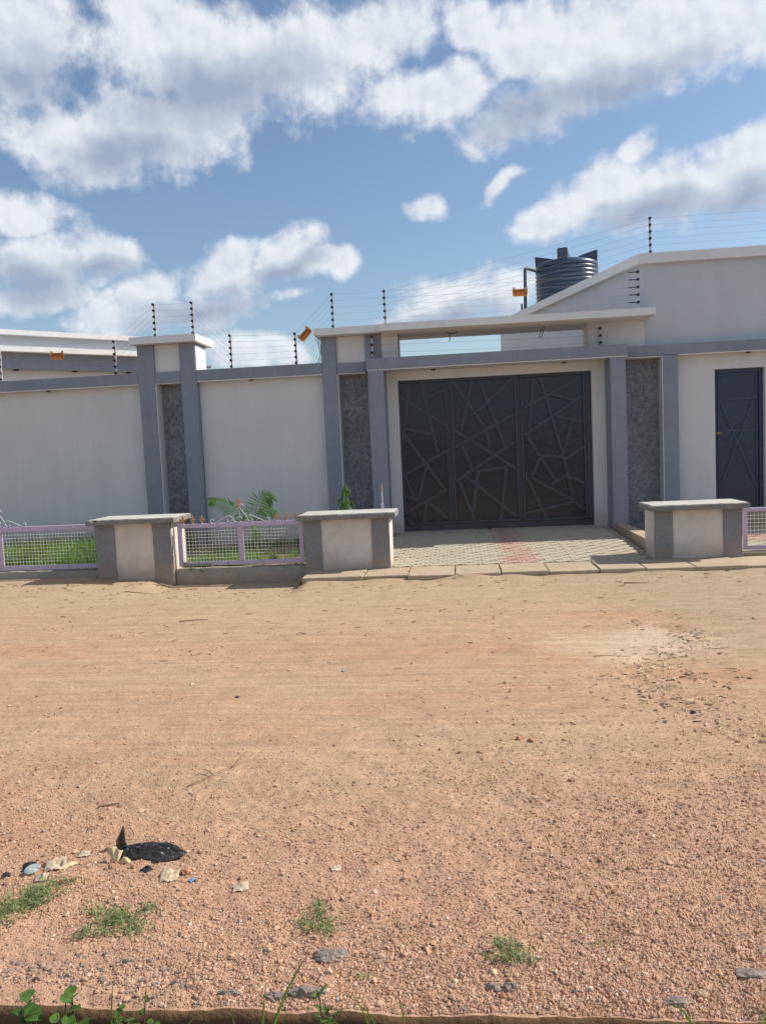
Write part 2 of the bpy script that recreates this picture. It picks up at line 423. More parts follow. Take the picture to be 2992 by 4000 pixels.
def dirt_material():
    m = bpy.data.materials.new('sandy_laterite')
    m.use_nodes = True
    t = m.node_tree
    b = t.nodes['Principled BSDF']
    b.inputs['Roughness'].default_value = 0.97
    b.inputs['Specular IOR Level'].default_value = 0.12
    tcn = t.nodes.new('ShaderNodeTexCoord')

    def noise(scale, sc=(1, 1, 1), detail=5, r=0.6, loc=(0, 0, 0)):
        mp = t.nodes.new('ShaderNodeMapping')
        mp.inputs['Scale'].default_value = sc
        mp.inputs['Location'].default_value = loc
        t.links.new(tcn.outputs['Object'], mp.inputs['Vector'])
        n = t.nodes.new('ShaderNodeTexNoise')
        n.inputs['Scale'].default_value = scale
        n.inputs['Detail'].default_value = detail
        n.inputs['Roughness'].default_value = r
        t.links.new(mp.outputs[0], n.inputs['Vector'])
        return n.outputs['Fac']

    def rng(v, a, b_, lo=0.0, hi=1.0):
        n = t.nodes.new('ShaderNodeMapRange')
        n.interpolation_type = 'SMOOTHSTEP'
        n.inputs['From Min'].default_value = a
        n.inputs['From Max'].default_value = b_
        n.inputs['To Min'].default_value = lo
        n.inputs['To Max'].default_value = hi
        t.links.new(v, n.inputs['Value'])
        return n.outputs[0]

    def mix(f, a, c, blend='MIX'):
        n = t.nodes.new('ShaderNodeMix')
        n.data_type = 'RGBA'
        n.blend_type = blend
        if isinstance(f, float):
            n.inputs[0].default_value = f
        else:
            t.links.new(f, n.inputs[0])
        for i, v in ((6, a), (7, c)):
            if isinstance(v, tuple):
                n.inputs[i].default_value = (*v, 1)
            else:
                t.links.new(v, n.inputs[i])
        return n.outputs[2]
    sp = t.nodes.new('ShaderNodeSeparateXYZ')
    t.links.new(tcn.outputs['Object'], sp.inputs[0])
    X, Y = sp.outputs[0], sp.outputs[1]
    # broad drifts of sand and red laterite, drawn out along the road
    c = mix(rng(noise(0.9, (0.35, 1, 1)), 0.36, 0.66), (0.425, 0.283, 0.181), (0.445, 0.311, 0.203))
    c = mix(mth(t, 'MULTIPLY', rng(noise(0.7, (0.4, 1.1, 1), loc=(3, 1, 0)), 0.48, 0.68), 0.7), c, (0.435, 0.247, 0.148))
    # pale grey dust by the walls (far) with a ragged edge
    yy = mth(t, 'ADD', Y, mth(t, 'MULTIPLY', mth(t, 'SUBTRACT', noise(0.6, (0.5, 1, 1)), 0.5), 3.0))
    c = mix(rng(yy, 6.4, 9.0, 0, 0.7), c, (0.405, 0.31, 0.205))
    # greyish verge on the far right
    xr = mth(t, 'ADD', mth(t, 'ADD', X, mth(t, 'MULTIPLY', mth(t, 'SUBTRACT', Y, 6.5), 0.35)), mth(t, 'MULTIPLY', mth(t, 'SUBTRACT', noise(0.9), 0.5), 1.6))
    c = mix(mth(t, 'MULTIPLY', rng(xr, 1.4, 2.4), 0.62), c, (0.36, 0.285, 0.19))
    # redder gravel in the foreground
    yn = mth(t, 'ADD', mth(t, 'ADD', Y, mth(t, 'MULTIPLY', X, -0.25)), mth(t, 'MULTIPLY', mth(t, 'SUBTRACT', noise(1.0), 0.5), 1.6))
    c = mix(rng(yn, 3.9, 2.9, 0, 0.8), c, (0.452, 0.272, 0.182))
    # ash stain
    av = t.nodes.new('ShaderNodeMapping')
    av.vector_type = 'TEXTURE'
    av.inputs['Location'].default_value = (1.32, 6.25, 0)
    av.inputs['Scale'].default_value = (0.85, 0.75, 1)
    t.links.new(tcn.outputs['Object'], av.inputs['Vector'])
    al = t.nodes.new('ShaderNodeVectorMath')
    al.operation = 'LENGTH'
    t.links.new(av.outputs[0], al.inputs[0])
    ad = mth(t, 'ADD', al.outputs['Value'], mth(t, 'MULTIPLY', mth(t, 'SUBTRACT', noise(2.2), 0.5), 1.5))
    c = mix(rng(ad, 0.95, 0.3, 0, 0.62), c, (0.57, 0.45, 0.335))
    # wheel scuffs: thin streaks along the road
    st = noise(1.0, (0.55, 22, 1), 4)
    zone = mth(t, 'MULTIPLY', rng(Y, 3.2, 3.9), rng(Y, 8.6, 7.2))
    c = mix(mth(t, 'MULTIPLY', zone, 1.0), c, mix(1.0, c, rng(st, 0.32, 0.68, 0.92, 1.07), 'MULTIPLY'))
    # grain
    c = mix(1.0, c, rng(noise(7, (0.6, 1, 1)), 0.3, 0.7, 0.91, 1.08), 'MULTIPLY')
    c = mix(1.0, c, rng(noise(38), 0.3, 0.7, 0.89, 1.10), 'MULTIPLY')
    c = mix(1.0, c, rng(noise(140), 0.28, 0.72, 0.84, 1.14), 'MULTIPLY')
    t.links.new(c, b.inputs['Base Color'])
    last = None
    for (f, dist) in ((noise(16), 0.007), (noise(55), 0.006), (noise(170, detail=3), 0.0042), (mth(t, 'MULTIPLY', zone, st), 0.008)):
        bp = t.nodes.new('ShaderNodeBump')
        bp.inputs['Distance'].default_value = dist
        t.links.new(f, bp.inputs['Height'])
        if last is not None:
            t.links.new(last, bp.inputs['Normal'])
        last = bp.outputs[0]
    t.links.new(last, b.inputs['Normal'])
    return m


M['dirt'] = dirt_material()


def soil_splash(key, z0, z1, amount, tint=(0.40, 0.27, 0.175)):
    """road dust thrown up by rain and wheels, ragged along its upper edge"""
    t = M[key].node_tree
    b = t.nodes['Principled BSDF']
    src = b.inputs['Base Color'].links[0].from_socket
    ge = t.nodes.new('ShaderNodeNewGeometry')
    sp = t.nodes.new('ShaderNodeSeparateXYZ')
    t.links.new(ge.outputs['Position'], sp.inputs[0])
    n = t.nodes.new('ShaderNodeTexNoise')
    n.inputs['Scale'].default_value = 6.0
    n.inputs['Detail'].default_value = 6
    t.links.new(ge.outputs['Position'], n.inputs['Vector'])
    h = mth(t, 'MULTIPLY_ADD', n.outputs['Fac'], -(z1 - z0) * 1.6, sp.outputs[2])
    h = mth(t, 'ADD', h, (z1 - z0) * 0.8)
    mr = t.nodes.new('ShaderNodeMapRange')
    mr.inputs['From Min'].default_value = z1
    mr.inputs['From Max'].default_value = z0
    mr.inputs['To Max'].default_value = amount
    t.links.new(h, mr.inputs['Value'])
    mx = t.nodes.new('ShaderNodeMix')
    mx.data_type = 'RGBA'
    t.links.new(mr.outputs[0], mx.inputs[0])
    t.links.new(src, mx.inputs[6])
    mx.inputs[7].default_value = (*tint, 1)
    t.links.new(mx.outputs[2], b.inputs['Base Color'])


soil_splash('cream_box', 0.05, 0.34, 0.55)
soil_splash('grey_box', 0.05, 0.34, 0.50)
soil_splash('concrete', -0.05, 0.12, 0.55)
soil_splash('cream', 0.15, 0.55, 0.45)
soil_splash('grey', 0.15, 0.50, 0.40)
soil_splash('black', 0.15, 0.6, 0.04)
soil_splash('bar', 0.15, 0.7, 0.10)


def attr_material(name, rough=0.9, bump=True):
    m = bpy.data.materials.new(name)
    m.use_nodes = True
    t = m.node_tree
    b = t.nodes['Principled BSDF']
    b.inputs['Roughness'].default_value = rough
    b.inputs['Specular IOR Level'].default_value = 0.2
    a = t.nodes.new('ShaderNodeAttribute')
    a.attribute_name = 'tone'
    n = t.nodes.new('ShaderNodeTexNoise')
    n.inputs['Scale'].default_value = 120
    tcn = t.nodes.new('ShaderNodeTexCoord')
    t.links.new(tcn.outputs['Object'], n.inputs['Vector'])
    mr = t.nodes.new('ShaderNodeMapRange')
    mr.inputs['To Min'].default_value = 0.7
    mr.inputs['To Max'].default_value = 1.3
    t.links.new(n.outputs['Fac'], mr.inputs['Value'])
    mx = t.nodes.new('ShaderNodeMix')
    mx.data_type = 'RGBA'
    mx.blend_type = 'MULTIPLY'
    mx.inputs[0].default_value = 1
    t.links.new(a.outputs['Color'], mx.inputs[6])
    t.links.new(mr.outputs[0], mx.inputs[7])
    t.links.new(mx.outputs[2], b.inputs['Base Color'])
    return m


M['gravel'] = attr_material('gravel_stones')

# ------------------------------------------------------------------ object helpers
ORG = {}


def empty(name, loc, label=None, cat=None, group=None):
    o = bpy.data.objects.new(name, None)
    COL.objects.link(o)
    o.location = loc
    o.empty_display_size = 0.1
    ORG[o] = Vector(loc)
    tag(o, label, cat, group)
    return o


def tag(o, label=None, cat=None, group=None, kind=None):
    if label:
        o['label'] = label
    if cat:
        o['category'] = cat
    if group:
        o['group'] = group
    if kind:
        o['kind'] = kind
    return o


def mk(name, verts, faces, mat, parent=None, smooth=False):
    """verts in world coordinates"""
    org = ORG[parent] if parent is not None else Vector((0, 0, 0))
    me = bpy.data.meshes.new(name)
    me.from_pydata([(v[0] - org.x, v[1] - org.y, v[2] - org.z) for v in verts], [], faces)
    if mat is not None:
        me.materials.append(M[mat] if isinstance(mat, str) else mat)
    if smooth:
        me.polygons.foreach_set('use_smooth', [True] * len(me.polygons))
    me.update()
    o = bpy.data.objects.new(name, me)
    COL.objects.link(o)
    if parent is not None:
        o.parent = parent
    ORG[o] = org
    return o


def mk_bm(name, bm, mat, parent=None, smooth=False):
    org = ORG[parent] if parent is not None else Vector((0, 0, 0))
    bmesh.ops.translate(bm, verts=bm.verts, vec=-org)
    bmesh.ops.recalc_face_normals(bm, faces=bm.faces)
    me = bpy.data.meshes.new(name)
    bm.to_mesh(me)
    bm.free()
    if mat is not None:
        me.materials.append(M[mat] if isinstance(mat, str) else mat)
    if smooth:
        me.polygons.foreach_set('use_smooth', [True] * len(me.polygons))
    o = bpy.data.objects.new(name, me)
    COL.objects.link(o)
    if parent is not None:
        o.parent = parent
    ORG[o] = org
    return o


def add_box(bm, x0, x1, y0, y1, z0, z1, bev=0.0):
    r = bmesh.ops.create_cube(bm, size=1.0)
    vs = r['verts']
    bmesh.ops.scale(bm, verts=vs, vec=(x1 - x0, y1 - y0, z1 - z0))
    bmesh.ops.translate(bm, verts=vs, vec=((x0 + x1) / 2, (y0 + y1) / 2, (z0 + z1) / 2))
    if bev > 0:
        es = list({e for v in vs for e in v.link_edges})
        bmesh.ops.bevel(bm, geom=es, offset=bev, segments=1, affect='EDGES', profile=0.5)


def bx(name, mat, parent, x0, x1, y0, y1, z0, z1, bev=0.006):
    bm = bmesh.new()
    add_box(bm, x0, x1, y0, y1, z0, z1, bev)
    return mk_bm(name, bm, mat, parent)


def rough_box(name, mat, parent, x0, x1, y0, y1, z0, z1, cell=0.05, amp=0.004, bev=0.008, seed=0, chips=0):
    """hand-made masonry: subdivided box with uneven faces and worn edges"""
    bm = bmesh.new()
    add_box(bm, x0, x1, y0, y1, z0, z1, 0)
    for axis, (a, b) in enumerate(((x0, x1), (y0, y1), (z0, z1))):
        n = max(1, int((b - a) / cell))
        for i in range(1, n):
            co = [0, 0, 0]
            co[axis] = a + (b - a) * i / n
            no = [0, 0, 0]
            no[axis] = 1
            bmesh.ops.bisect_plane(bm, geom=bm.verts[:] + bm.edges[:] + bm.faces[:], plane_co=co, plane_no=no)
    rr = random.Random(seed)
    chip = [(rr.uniform(x0, x1), y0, z1 if rr.random() < .6 else z0, rr.uniform(.02, .05)) for _ in range(chips)]
    for v in bm.verts:
        x, y, z = v.co
        e = sum((abs(x - x0) < 1e-5 or abs(x - x1) < 1e-5, abs(y - y0) < 1e-5 or abs(y - y1) < 1e-5, abs(z - z0) < 1e-5 or abs(z - z1) < 1e-5))
        dx = rr.uniform(-amp, amp) * .6
        dy = rr.uniform(-amp, amp) * .6
        dz = rr.uniform(-amp, amp) * .6
        if e >= 2:
            cx, cy, cz = (x0 + x1) / 2, (y0 + y1) / 2, (z0 + z1) / 2
            k = rr.uniform(.4, 1.3) * bev
            if abs(y - y0) < 1e-5:
                dy += k
            if abs(z - z1) < 1e-5:
                dz -= k
            if abs(z - z0) < 1e-5:
                dz += k * .6
            if abs(x - x0) < 1e-5:
                dx += k * .7
            if abs(x - x1) < 1e-5:
                dx -= k * .7
            for (qx, qy, qz, qr) in chip:
                dd = math.hypot(x - qx, (y - qy), z - qz)
                if dd < qr:
                    dy += .014
                    dz += -.012 if abs(z - z1) < 1e-5 else .010
        v.co = (x + dx, y + dy, z + dz)
    return mk_bm(name, bm, mat, parent)


def tube_geo(pts, r, seg=6, r_end=None, closed=False):
    pts = [Vector(p) for p in pts]
    vs, fs = [], []
    n = len(pts)
    prev = None
    for i, p in enumerate(pts):
        d = (pts[min(i + 1, n - 1)] - pts[max(i - 1, 0)])
        if d.length < 1e-9:
            d = Vector((0, 0, 1))
        d.normalize()
        ref = prev if prev is not None else (Vector((0, 0, 1)) if abs(d.z) < .9 else Vector((0, 1, 0)))
        a = ref - d * ref.dot(d)
        if a.length < 1e-6:
            a = d.orthogonal()
        a.normalize()
        prev = a
        b = d.cross(a)
        rr = r if r_end is None else r + (r_end - r) * i / (n - 1)
        for k in range(seg):
            t = 2 * math.pi * k / seg
            vs.append(p + (a * math.cos(t) + b * math.sin(t)) * rr)
    for i in range(n - 1):
        for k in range(seg):
            fs.append((i * seg + k, i * seg + (k + 1) % seg, (i + 1) * seg + (k + 1) % seg, (i + 1) * seg + k))
    fs.append(tuple(range(seg - 1, -1, -1)))
    fs.append(tuple((n - 1) * seg + k for k in range(seg)))
    return vs, fs


class MB:
    def __init__(self):
        self.v = []
        self.f = []

    def add(self, vs, fs):
        o = len(self.v)
        self.v += [tuple(p) for p in vs]
        self.f += [tuple(i + o for i in f) for f in fs]

    def tube(self, pts, r, seg=6, r_end=None):
        self.add(*tube_geo(pts, r, seg, r_end))

    def bar(self, p, q, w, d, nrm=(0, -1, 0)):
        """flat bar from p to q lying on a plane with outward normal nrm, width w, depth d"""
        p, q, n = Vector(p), Vector(q), Vector(nrm).normalized()
        a = (q - p).normalized()
        s = a.cross(n).normalized() * w / 2
        vs = [p - s, p + s, q + s, q - s]
        vs += [v + n * d for v in vs]
        self.add(vs, [(3, 2, 1, 0), (4, 5, 6, 7), (0, 1, 5, 4), (1, 2, 6, 5), (2, 3, 7, 6), (3, 0, 4, 7)])

    def box(self, x0, x1, y0, y1, z0, z1):
        vs = [(x0, y0, z0), (x1, y0, z0), (x1, y1, z0), (x0, y1, z0), (x0, y0, z1), (x1, y0, z1), (x1, y1, z1), (x0, y1, z1)]
        self.add(vs, [(3, 2, 1, 0), (4, 5, 6, 7), (0, 1, 5, 4), (1, 2, 6, 5), (2, 3, 7, 6), (3, 0, 4, 7)])

    def cyl(self, p, q, r, seg=12, r2=None):
        self.tube([p, q], r, seg, r2)

    def build(self, name, mat, parent=None, smooth=False):
        return mk(name, self.v, self.f, mat, parent, smooth)


def prism(name, mat, parent, poly, z0, z1):
    n = len(poly)
    vs = [(x, y, z0) for x, y in poly] + [(x, y, z1) for x, y in poly]
    fs = [tuple(range(n - 1, -1, -1)), tuple(range(n, 2 * n))]
    fs += [(i, (i + 1) % n, n + (i + 1) % n, n + i) for i in range(n)]
    return mk(name, vs, fs, mat, parent)


def fast_mesh(name, V, T, mat, parent=None, tone=None, smooth=False):
    me = bpy.data.meshes.new(name)
    V = np.asarray(V, dtype=np.float32)
    T = np.asarray(T, dtype=np.int32)
    k = T.shape[1]
    me.vertices.add(len(V))
    me.vertices.foreach_set('co', V.ravel())
    me.loops.add(T.size)
    me.loops.foreach_set('vertex_index', T.ravel())
    me.polygons.add(len(T))
    me.polygons.foreach_set('loop_start', np.arange(0, T.size, k, dtype=np.int32))
    me.polygons.foreach_set('use_smooth', np.full(len(T), smooth))
    me.update(calc_edges=True)
    me.validate()
    if tone is not None:
        at = me.attributes.new('tone', 'FLOAT_COLOR', 'POINT')
        at.data.foreach_set('color', np.asarray(tone, dtype=np.float32).ravel())
    me.materials.append(M[mat])
    o = bpy.data.objects.new(name, me)
    COL.objects.link(o)
    if parent is not None:
        o.parent = parent
        ORG[o] = ORG[parent]
    else:
        ORG[o] = Vector((0, 0, 0))
    return o


def copy_tree(o, parent=None):
    c = o.copy()
    COL.objects.link(c)
    c.parent = parent
    for ch in list(o.children):
        copy_tree(ch, c)
    return c


# ------------------------------------------------------------------ the dirt road
def eroded(x, y):
    """nearness to the rough washed-out edge that curves across the right of the road"""
    xc = np.interp(y, [3.9, 4.3, 4.7, 5.2, 5.7, 6.2, 6.6, 6.9], [1.75, 1.45, 1.30, 1.22, 1.38, 1.72, 1.85, 1.5])
    w = np.interp(y, [3.9, 4.7, 5.4, 6.6, 7.0], [.10, .15, .26, .16, .10])
    return np.exp(-((x - xc) / w) ** 2) * sstep(3.7, 4.2, y) * sstep(7.1, 6.7, y)


def ground_z(x, y):
    x = np.asarray(x, float)
    y = np.asarray(y, float)
    z = 0.035 * fbm(x * 0.45 + 31, y * 0.6 + 7, 3)
    z = z * sstep(2.2, 3.6, y)
    near = sstep(4.6, 3.4, y)
    z = z + (0.010 + 0.016 * near) * fbm(x * 5.5, y * 5.5 + 40, 3)
    z = z + (0.004 + 0.010 * near) * fbm(x * 26 + 3, y * 26, 3, .6)
    zone = sstep(3.3, 4.0, y) * sstep(8.8, 7.0, y)
    z = z + zone * 0.012 * fbm(x * 0.6 + 3, y * 13 + 2 * fbm(x * .3, y * .3, 2), 3)
    # level along the foot of the walls
    edge = np.interp(x, [-8, -6.2, -4.9, -4.0, -3.75, -2.0, -1.85, 3, 8], [.05, .055, .055, .015, -.068, -.07, .045, .055, .06])
    k = sstep(8.4, 9.8, y)
    z = z * (1 - .6 * k) + edge * k
    lap = np.exp(-((y - 9.30) / .11) ** 2) * sstep(-2.2, -1.5, x)
    z = z + lap * (.012 + .075 * fbm(x * 2.1 + 4, y * 1.5, 3))
    z = z + eroded(x, y) * (.045 * fbm(x * 9 + 2, y * 11, 3, .6) - .006)
    # rubbed hollow beside the ash stain
    z = z - 0.03 * np.exp(-(((x - 1.25) / .8) ** 2 + ((y - 6.2) / .8) ** 2))
    z = np.where(y > 10.35, z - 0.15 * sstep(10.35, 10.6, y), z)
    # worn front edge by the gutter
    z = z - 0.012 * sstep(2.19, 2.13, y) * (1 + 1.5 * fbm(x * 9, y * 0 + 3, 3))
    return z


def build_ground():
    ys = [2.13]
    while ys[-1] < 10.6:
        ys.append(ys[-1] + .0042 * ys[-1])
    while ys[-1] < 900:
        ys.append(ys[-1] * 1.12)
    ys = np.array(ys)
    nu = 430
    u = np.linspace(-1, 1, nu)
    u = np.concatenate([[-120, -40, -12, -5, -2.4, -1.5], u, [1.5, 2.4, 5, 12, 40, 120]])
    W = .60 * ys + .55
    cx = -.094 * ys
    X = cx[:, None] + W[:, None] * u[None, :]
    Y = np.repeat(ys[:, None], len(u), 1)
    Z = ground_z(X, Y)
    jag = (Y < 2.131) * .018 * fbm(X * 7, X * 0 + 2, 3)
    Y = Y + jag
    V = np.stack([X, Y, Z], -1).reshape(-1, 3)
    nr, nc = X.shape
    i = np.arange(nr - 1)[:, None] * nc + np.arange(nc - 1)[None, :]
    i = i.ravel()
    T = np.stack([i, i + 1, i + nc + 1, i + nc], -1)
    o = fast_mesh('dirt_road', V, T, 'dirt', smooth=True)
    tag(o, 'sandy orange dirt road strewn with gravel', None, None, 'structure')


build_ground()

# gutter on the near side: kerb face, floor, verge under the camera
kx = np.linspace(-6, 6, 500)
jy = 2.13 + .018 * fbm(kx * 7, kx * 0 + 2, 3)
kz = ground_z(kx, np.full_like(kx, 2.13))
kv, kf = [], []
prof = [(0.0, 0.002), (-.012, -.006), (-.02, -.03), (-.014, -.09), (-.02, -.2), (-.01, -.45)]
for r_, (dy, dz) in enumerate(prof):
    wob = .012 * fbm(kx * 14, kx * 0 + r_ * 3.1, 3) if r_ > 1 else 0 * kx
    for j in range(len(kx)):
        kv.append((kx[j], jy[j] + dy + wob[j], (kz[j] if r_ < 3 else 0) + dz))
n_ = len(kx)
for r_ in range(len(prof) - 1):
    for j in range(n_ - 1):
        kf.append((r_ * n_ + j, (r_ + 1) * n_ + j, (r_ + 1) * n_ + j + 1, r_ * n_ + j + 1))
tag(mk('kerb', kv, kf, 'kerb', None, True), 'broken dark brown kerb face along the gutter', None, None, 'structure')
gx = np.linspace(-8, 8, 90)
gy = np.array([-60, -8, -1, .3, .8, 1.0, 1.2, 1.35, 1.5, 1.65, 1.8, 1.95, 2.05, 2.2])
GX, GY = np.meshgrid(gx, gy)
GZ = -.40 + .05 * fbm(GX * 5, GY * 5, 3)
GZ = np.where(GY < 1.1, -.02 + .02 * fbm(GX * 5, GY * 5, 3), GZ)
gi_ = (np.arange(len(gy) - 1)[:, None] * len(gx) + np.arange(len(gx) - 1)[None, :]).ravel()
tag(fast_mesh('gutter', np.stack([GX, GY, GZ], -1).reshape(-1, 3), np.stack([gi_, gi_ + 1, gi_ + len(gx) + 1, gi_ + len(gx)], -1), 'gutter', smooth=True),
    'overgrown earth gutter at the near edge', None, None, 'structure')

# ------------------------------------------------------------------ driveway, drain slabs
def drive_z(x, y):
    return 0.088 + (y - 10.0) * 0.027


def paver_outline(L, W, gap):
    """zig-zag interlocking paver, long side along x"""
    a = L / 2 - gap / 2
    w = W / 2 - gap / 2
    k = W * .16
    pts = [(-a, -w), (-a * .5, -w - k), (0, -w), (a * .5, -w + k), (a, -w),
           (a + k * .55, -w * .4), (a - k * .35, w * .4), (a, w), (a * .5, w + k), (0, w), (-a * .5, w - k), (-a, w), (-a - k * .35, w * .4), (-a + k * .55, -w * .4)]
    return pts


def paver_mesh(name, mat, L=.225, W=.1125, gap=.010, th=.05):
    o = paver_outline(L, W, gap)
    n = len(o)
    lv = [(1.0, -th), (1.0, -.009), (.93, 0.0)]
    vs = []
    for s, z in lv:
        for x, y in o:
            ins = .006 if z == 0 else 0
            vs.append((x * (1 - ins / (L / 2)), y * (1 - ins / (W / 2)), z))
    fs = []
    for r_ in range(2):
        for i in range(n):
            fs.append((r_ * n + i, r_ * n + (i + 1) % n, (r_ + 1) * n + (i + 1) % n, (r_ + 1) * n + i))
    fs.append(tuple(2 * n + i for i in range(n)))
    me = bpy.data.meshes.new(name)
    me.from_pydata(vs, [], fs)
    me.materials.append(M[mat])
    me.update()
    return me


drive = prism('driveway', 'joint', None, [(-1.0, 9.99), (2.42, 9.99), (2.42, 13.42), (-1.3, 13.42)], -.2, 0)
# tilt the bed to the drive's slope
for v in drive.data.vertices:
    if v.co.z > -.1:
        v.co.z = drive_z(v.co.x, v.co.y) - .016
tag(drive, 'paved driveway in front of the black gate', None, None, 'structure')
yard = prism('paved_forecourt', 'joint', None, [(2.62, 10.0), (8, 10.0), (8, 13.3), (2.62, 13.3)], -.2, .11)
tag(yard, 'paved strip behind the right railing', None, None, 'structure')
pm_g, pm_r = paver_mesh('paver', 'paver'), paver_mesh('paver', 'paver_red')
cells = []
L_, W_ = .225, .1125
row = 0
y = 10.07
while y < 13.38:
    x = -.98 + (row % 2) * L_ / 2
    while x < 2.34:
        if -.93 - (y - 10) * .07 < x - L_ / 2 + .1 and x + L_ / 2 < 2.40:
            cells.append((y, x))
        x += L_
    y += W_
    row += 1
stuffV, stuffF = [], []
for k, (y, x) in enumerate(cells):
    red = .60 < x - (y - 10) * -.03 + random.uniform(-.03, .03) < .98
    me = pm_r if red else pm_g
    zz = drive_z(x, y) + random.uniform(-.0035, .0035)
    if k < 300:
        o = bpy.data.objects.new('paver', me)
        COL.objects.link(o)
        o.parent = drive
        o.location = (x, y, zz)
        o.rotation_euler = (random.uniform(-.012, .012) + .027, random.uniform(-.012, .012), random.uniform(-.03, .03))
    else:
        stuffV.append((x, y, zz, red))
for red in (False, True):
    src = pm_r if red else pm_g
    sv = [tuple(v.co) for v in src.vertices]
    sf = [tuple(p.vertices) for p in src.polygons]
    mb = MB()
    for (x, y, zz, rd) in stuffV:
        if rd == red:
            a = random.uniform(-.03, .03)
            mb.add([(x + p[0] * math.cos(a) - p[1] * math.sin(a), y + p[0] * math.sin(a) + p[1] * math.cos(a), zz + p[2] + p[1] * .027) for p in sv], sf)
    if mb.v:
        o = mb.build('paver', 'paver_red' if red else 'paver', drive)
        o['kind'] = 'stuff'
        o['label'] = 'red pavers nearest the gate' if red else 'grey pavers nearest the gate'
k = 0
for j in range(24):
    for i in range(10):
        x, y = 3.55 + i * L_ + (j % 2) * L_ / 2, 10.45 + j * W_
        o = bpy.data.objects.new('paver', pm_r if (j // 6) % 2 == 1 else pm_g)
        COL.objects.link(o)
        o.parent = yard
        o.location = (x, y, .125 + random.uniform(-.003, .003))
        o.rotation_euler = (0, 0, random.uniform(-.03, .03))

# raised kerb that closes the right side of the drive
kb = [(2.44, 12.72), (2.60, 12.72), (2.66, 10.42), (2.44, 10.42)]
o = prism('driveway_kerb', 'slab', None, kb, -.1, .245)
tag(o, 'raised concrete kerb between driveway and right plinth', None, None, 'structure')

drain = prism('drain', 'gutter', None, [(-1.96, 9.42), (5.6, 9.42), (5.6, 9.985), (-1.96, 9.985)], -.3, .008)
tag(drain, 'covered roadside drain in front of the driveway', None, None, 'structure')
jx = [-1.93, -1.18, -.64, -.08, .465, 1.02, 1.595, 2.12, 2.675, 3.235, 3.79, 4.35, 4.9, 5.45]
for i in range(len(jx) - 1):
    rr = random.Random(100 + i)
    x0, x1 = jx[i] + .006, jx[i + 1] - .006
    yf = 9.30 + rr.uniform(-.02, .02) + (.08 if x1 < -.6 else 0)
    yb = 9.975
    top = .078 + rr.uniform(-.008, .008)
    sk = rr.uniform(-.012, .012)
    bm = bmesh.new()
    # slab with a lifting notch cut from the joint ends
    nt = .05
    yn = 9.62 + rr.uniform(-.04, .04)
    out = [(x0, yf + sk), (x1, yf - sk), (x1, yn - .03), (x1 - .022, yn - .03), (x1 - .022, yn + .03), (x1, yn + .03), (x1, yb), (x0, yb), (x0, yn + .03), (x0 + .018, yn + .03), (x0 + .018, yn - .03), (x0, yn - .03)]
    vb = [bm.verts.new((x, y, -.03)) for x, y in out]
    vt = [bm.verts.new((x, y, top + (.006 if (x > (x0 + x1) / 2) == (sk > 0) else 0))) for x, y in out]
    bm.faces.new(vb[::-1])
    bm.faces.new(vt)
    for j in range(len(out)):
        bm.faces.new((vb[j], vb[(j + 1) % len(out)], vt[(j + 1) % len(out)], vt[j]))
    bmesh.ops.bevel(bm, geom=[e for e in bm.edges if e.verts[0].co.z > 0 and e.verts[1].co.z > 0], offset=.007, segments=1, affect='EDGES')
    mk_bm('slab', bm, 'slab', drain)

bed = prism('garden_bed', 'soil', None, [(-9.5, 10.2), (-1.06, 10.2), (-1.2, 13.2), (-9.5, 13.2)], -.2, .10)
bm = bmesh.new()
tag(bed, 'soil strip between the railings and the boundary wall', None, None, 'structure')

# ------------------------------------------------------------------ boundary wall sections
def downlight(parent, x, y, z):
    mb = MB()
    mb.cyl((x, y, z + .004), (x, y, z - .022), .036, 14)
    o = mb.build('downlight', 'insul', parent)
    return o


def wall_section(x0, x1, label, light_x):
    r = empty('boundary_wall', ((x0 + x1) / 2, 13.2, 0), label, 'wall')
    bx('panel', 'cream', r, x0, x1, 13.13, 13.36, -.25, 2.838, 0)
    bx('beam', 'grey', r, x0, x1, 13.004, 13.46, 2.85, 3.036, .006)
    bx('soffit_trim', 'cream', r, x0, x1, 13.008, 13.40, 2.836, 2.852, 0)
    for lx in light_x:
        downlight(r, lx, 13.06, 2.838)
    return r


wall_section(-10.5, -5.252, 'pale plastered boundary wall with grey top beam at the far left', [-6.88, -9.6])
wall_section(-4.258, -2.147, 'pale plastered wall bay with grey top beam behind the young palm', [-3.35])

# left pier
p1 = empty('wall_pier', (-4.75, 13.0, 0), 'tall twin-column grey pier with white cap left of the young palm', 'pier')
bx('column', 'grey', p1, -5.25, -4.97, 13.0, 13.60, -.25, 3.488)
bx('column', 'grey', p1, -4.53, -4.262, 13.0, 13.60, -.25, 3.488)
bx('cross_band', 'grey', p1, -4.968, -4.532, 13.003, 13.59, 2.852, 3.03)
bx('upper_panel', 'cream', p1, -4.968, -4.532, 13.05, 13.58, 3.032, 3.486, 0)
bx('textured_panel', 'tyrol', p1, -4.968, -4.532, 13.25, 13.58, -.25, 2.85, 0)
bx('reveal', 'cream', p1, -4.9695, -4.958, 13.006, 13.26, -.25, 2.849, 0)
bx('reveal', 'cream', p1, -4.956, -4.534, 13.02, 13.26, 2.836, 2.8505, 0)
bx('side_panel', 'cream', p1, -4.264, -4.254, 13.03, 13.56, 3.04, 3.45, 0)
rough_box('cap', 'white', p1, -5.325, -4.18, 12.85, 13.84, 3.489, 3.618, .12, .004, .008, 3)

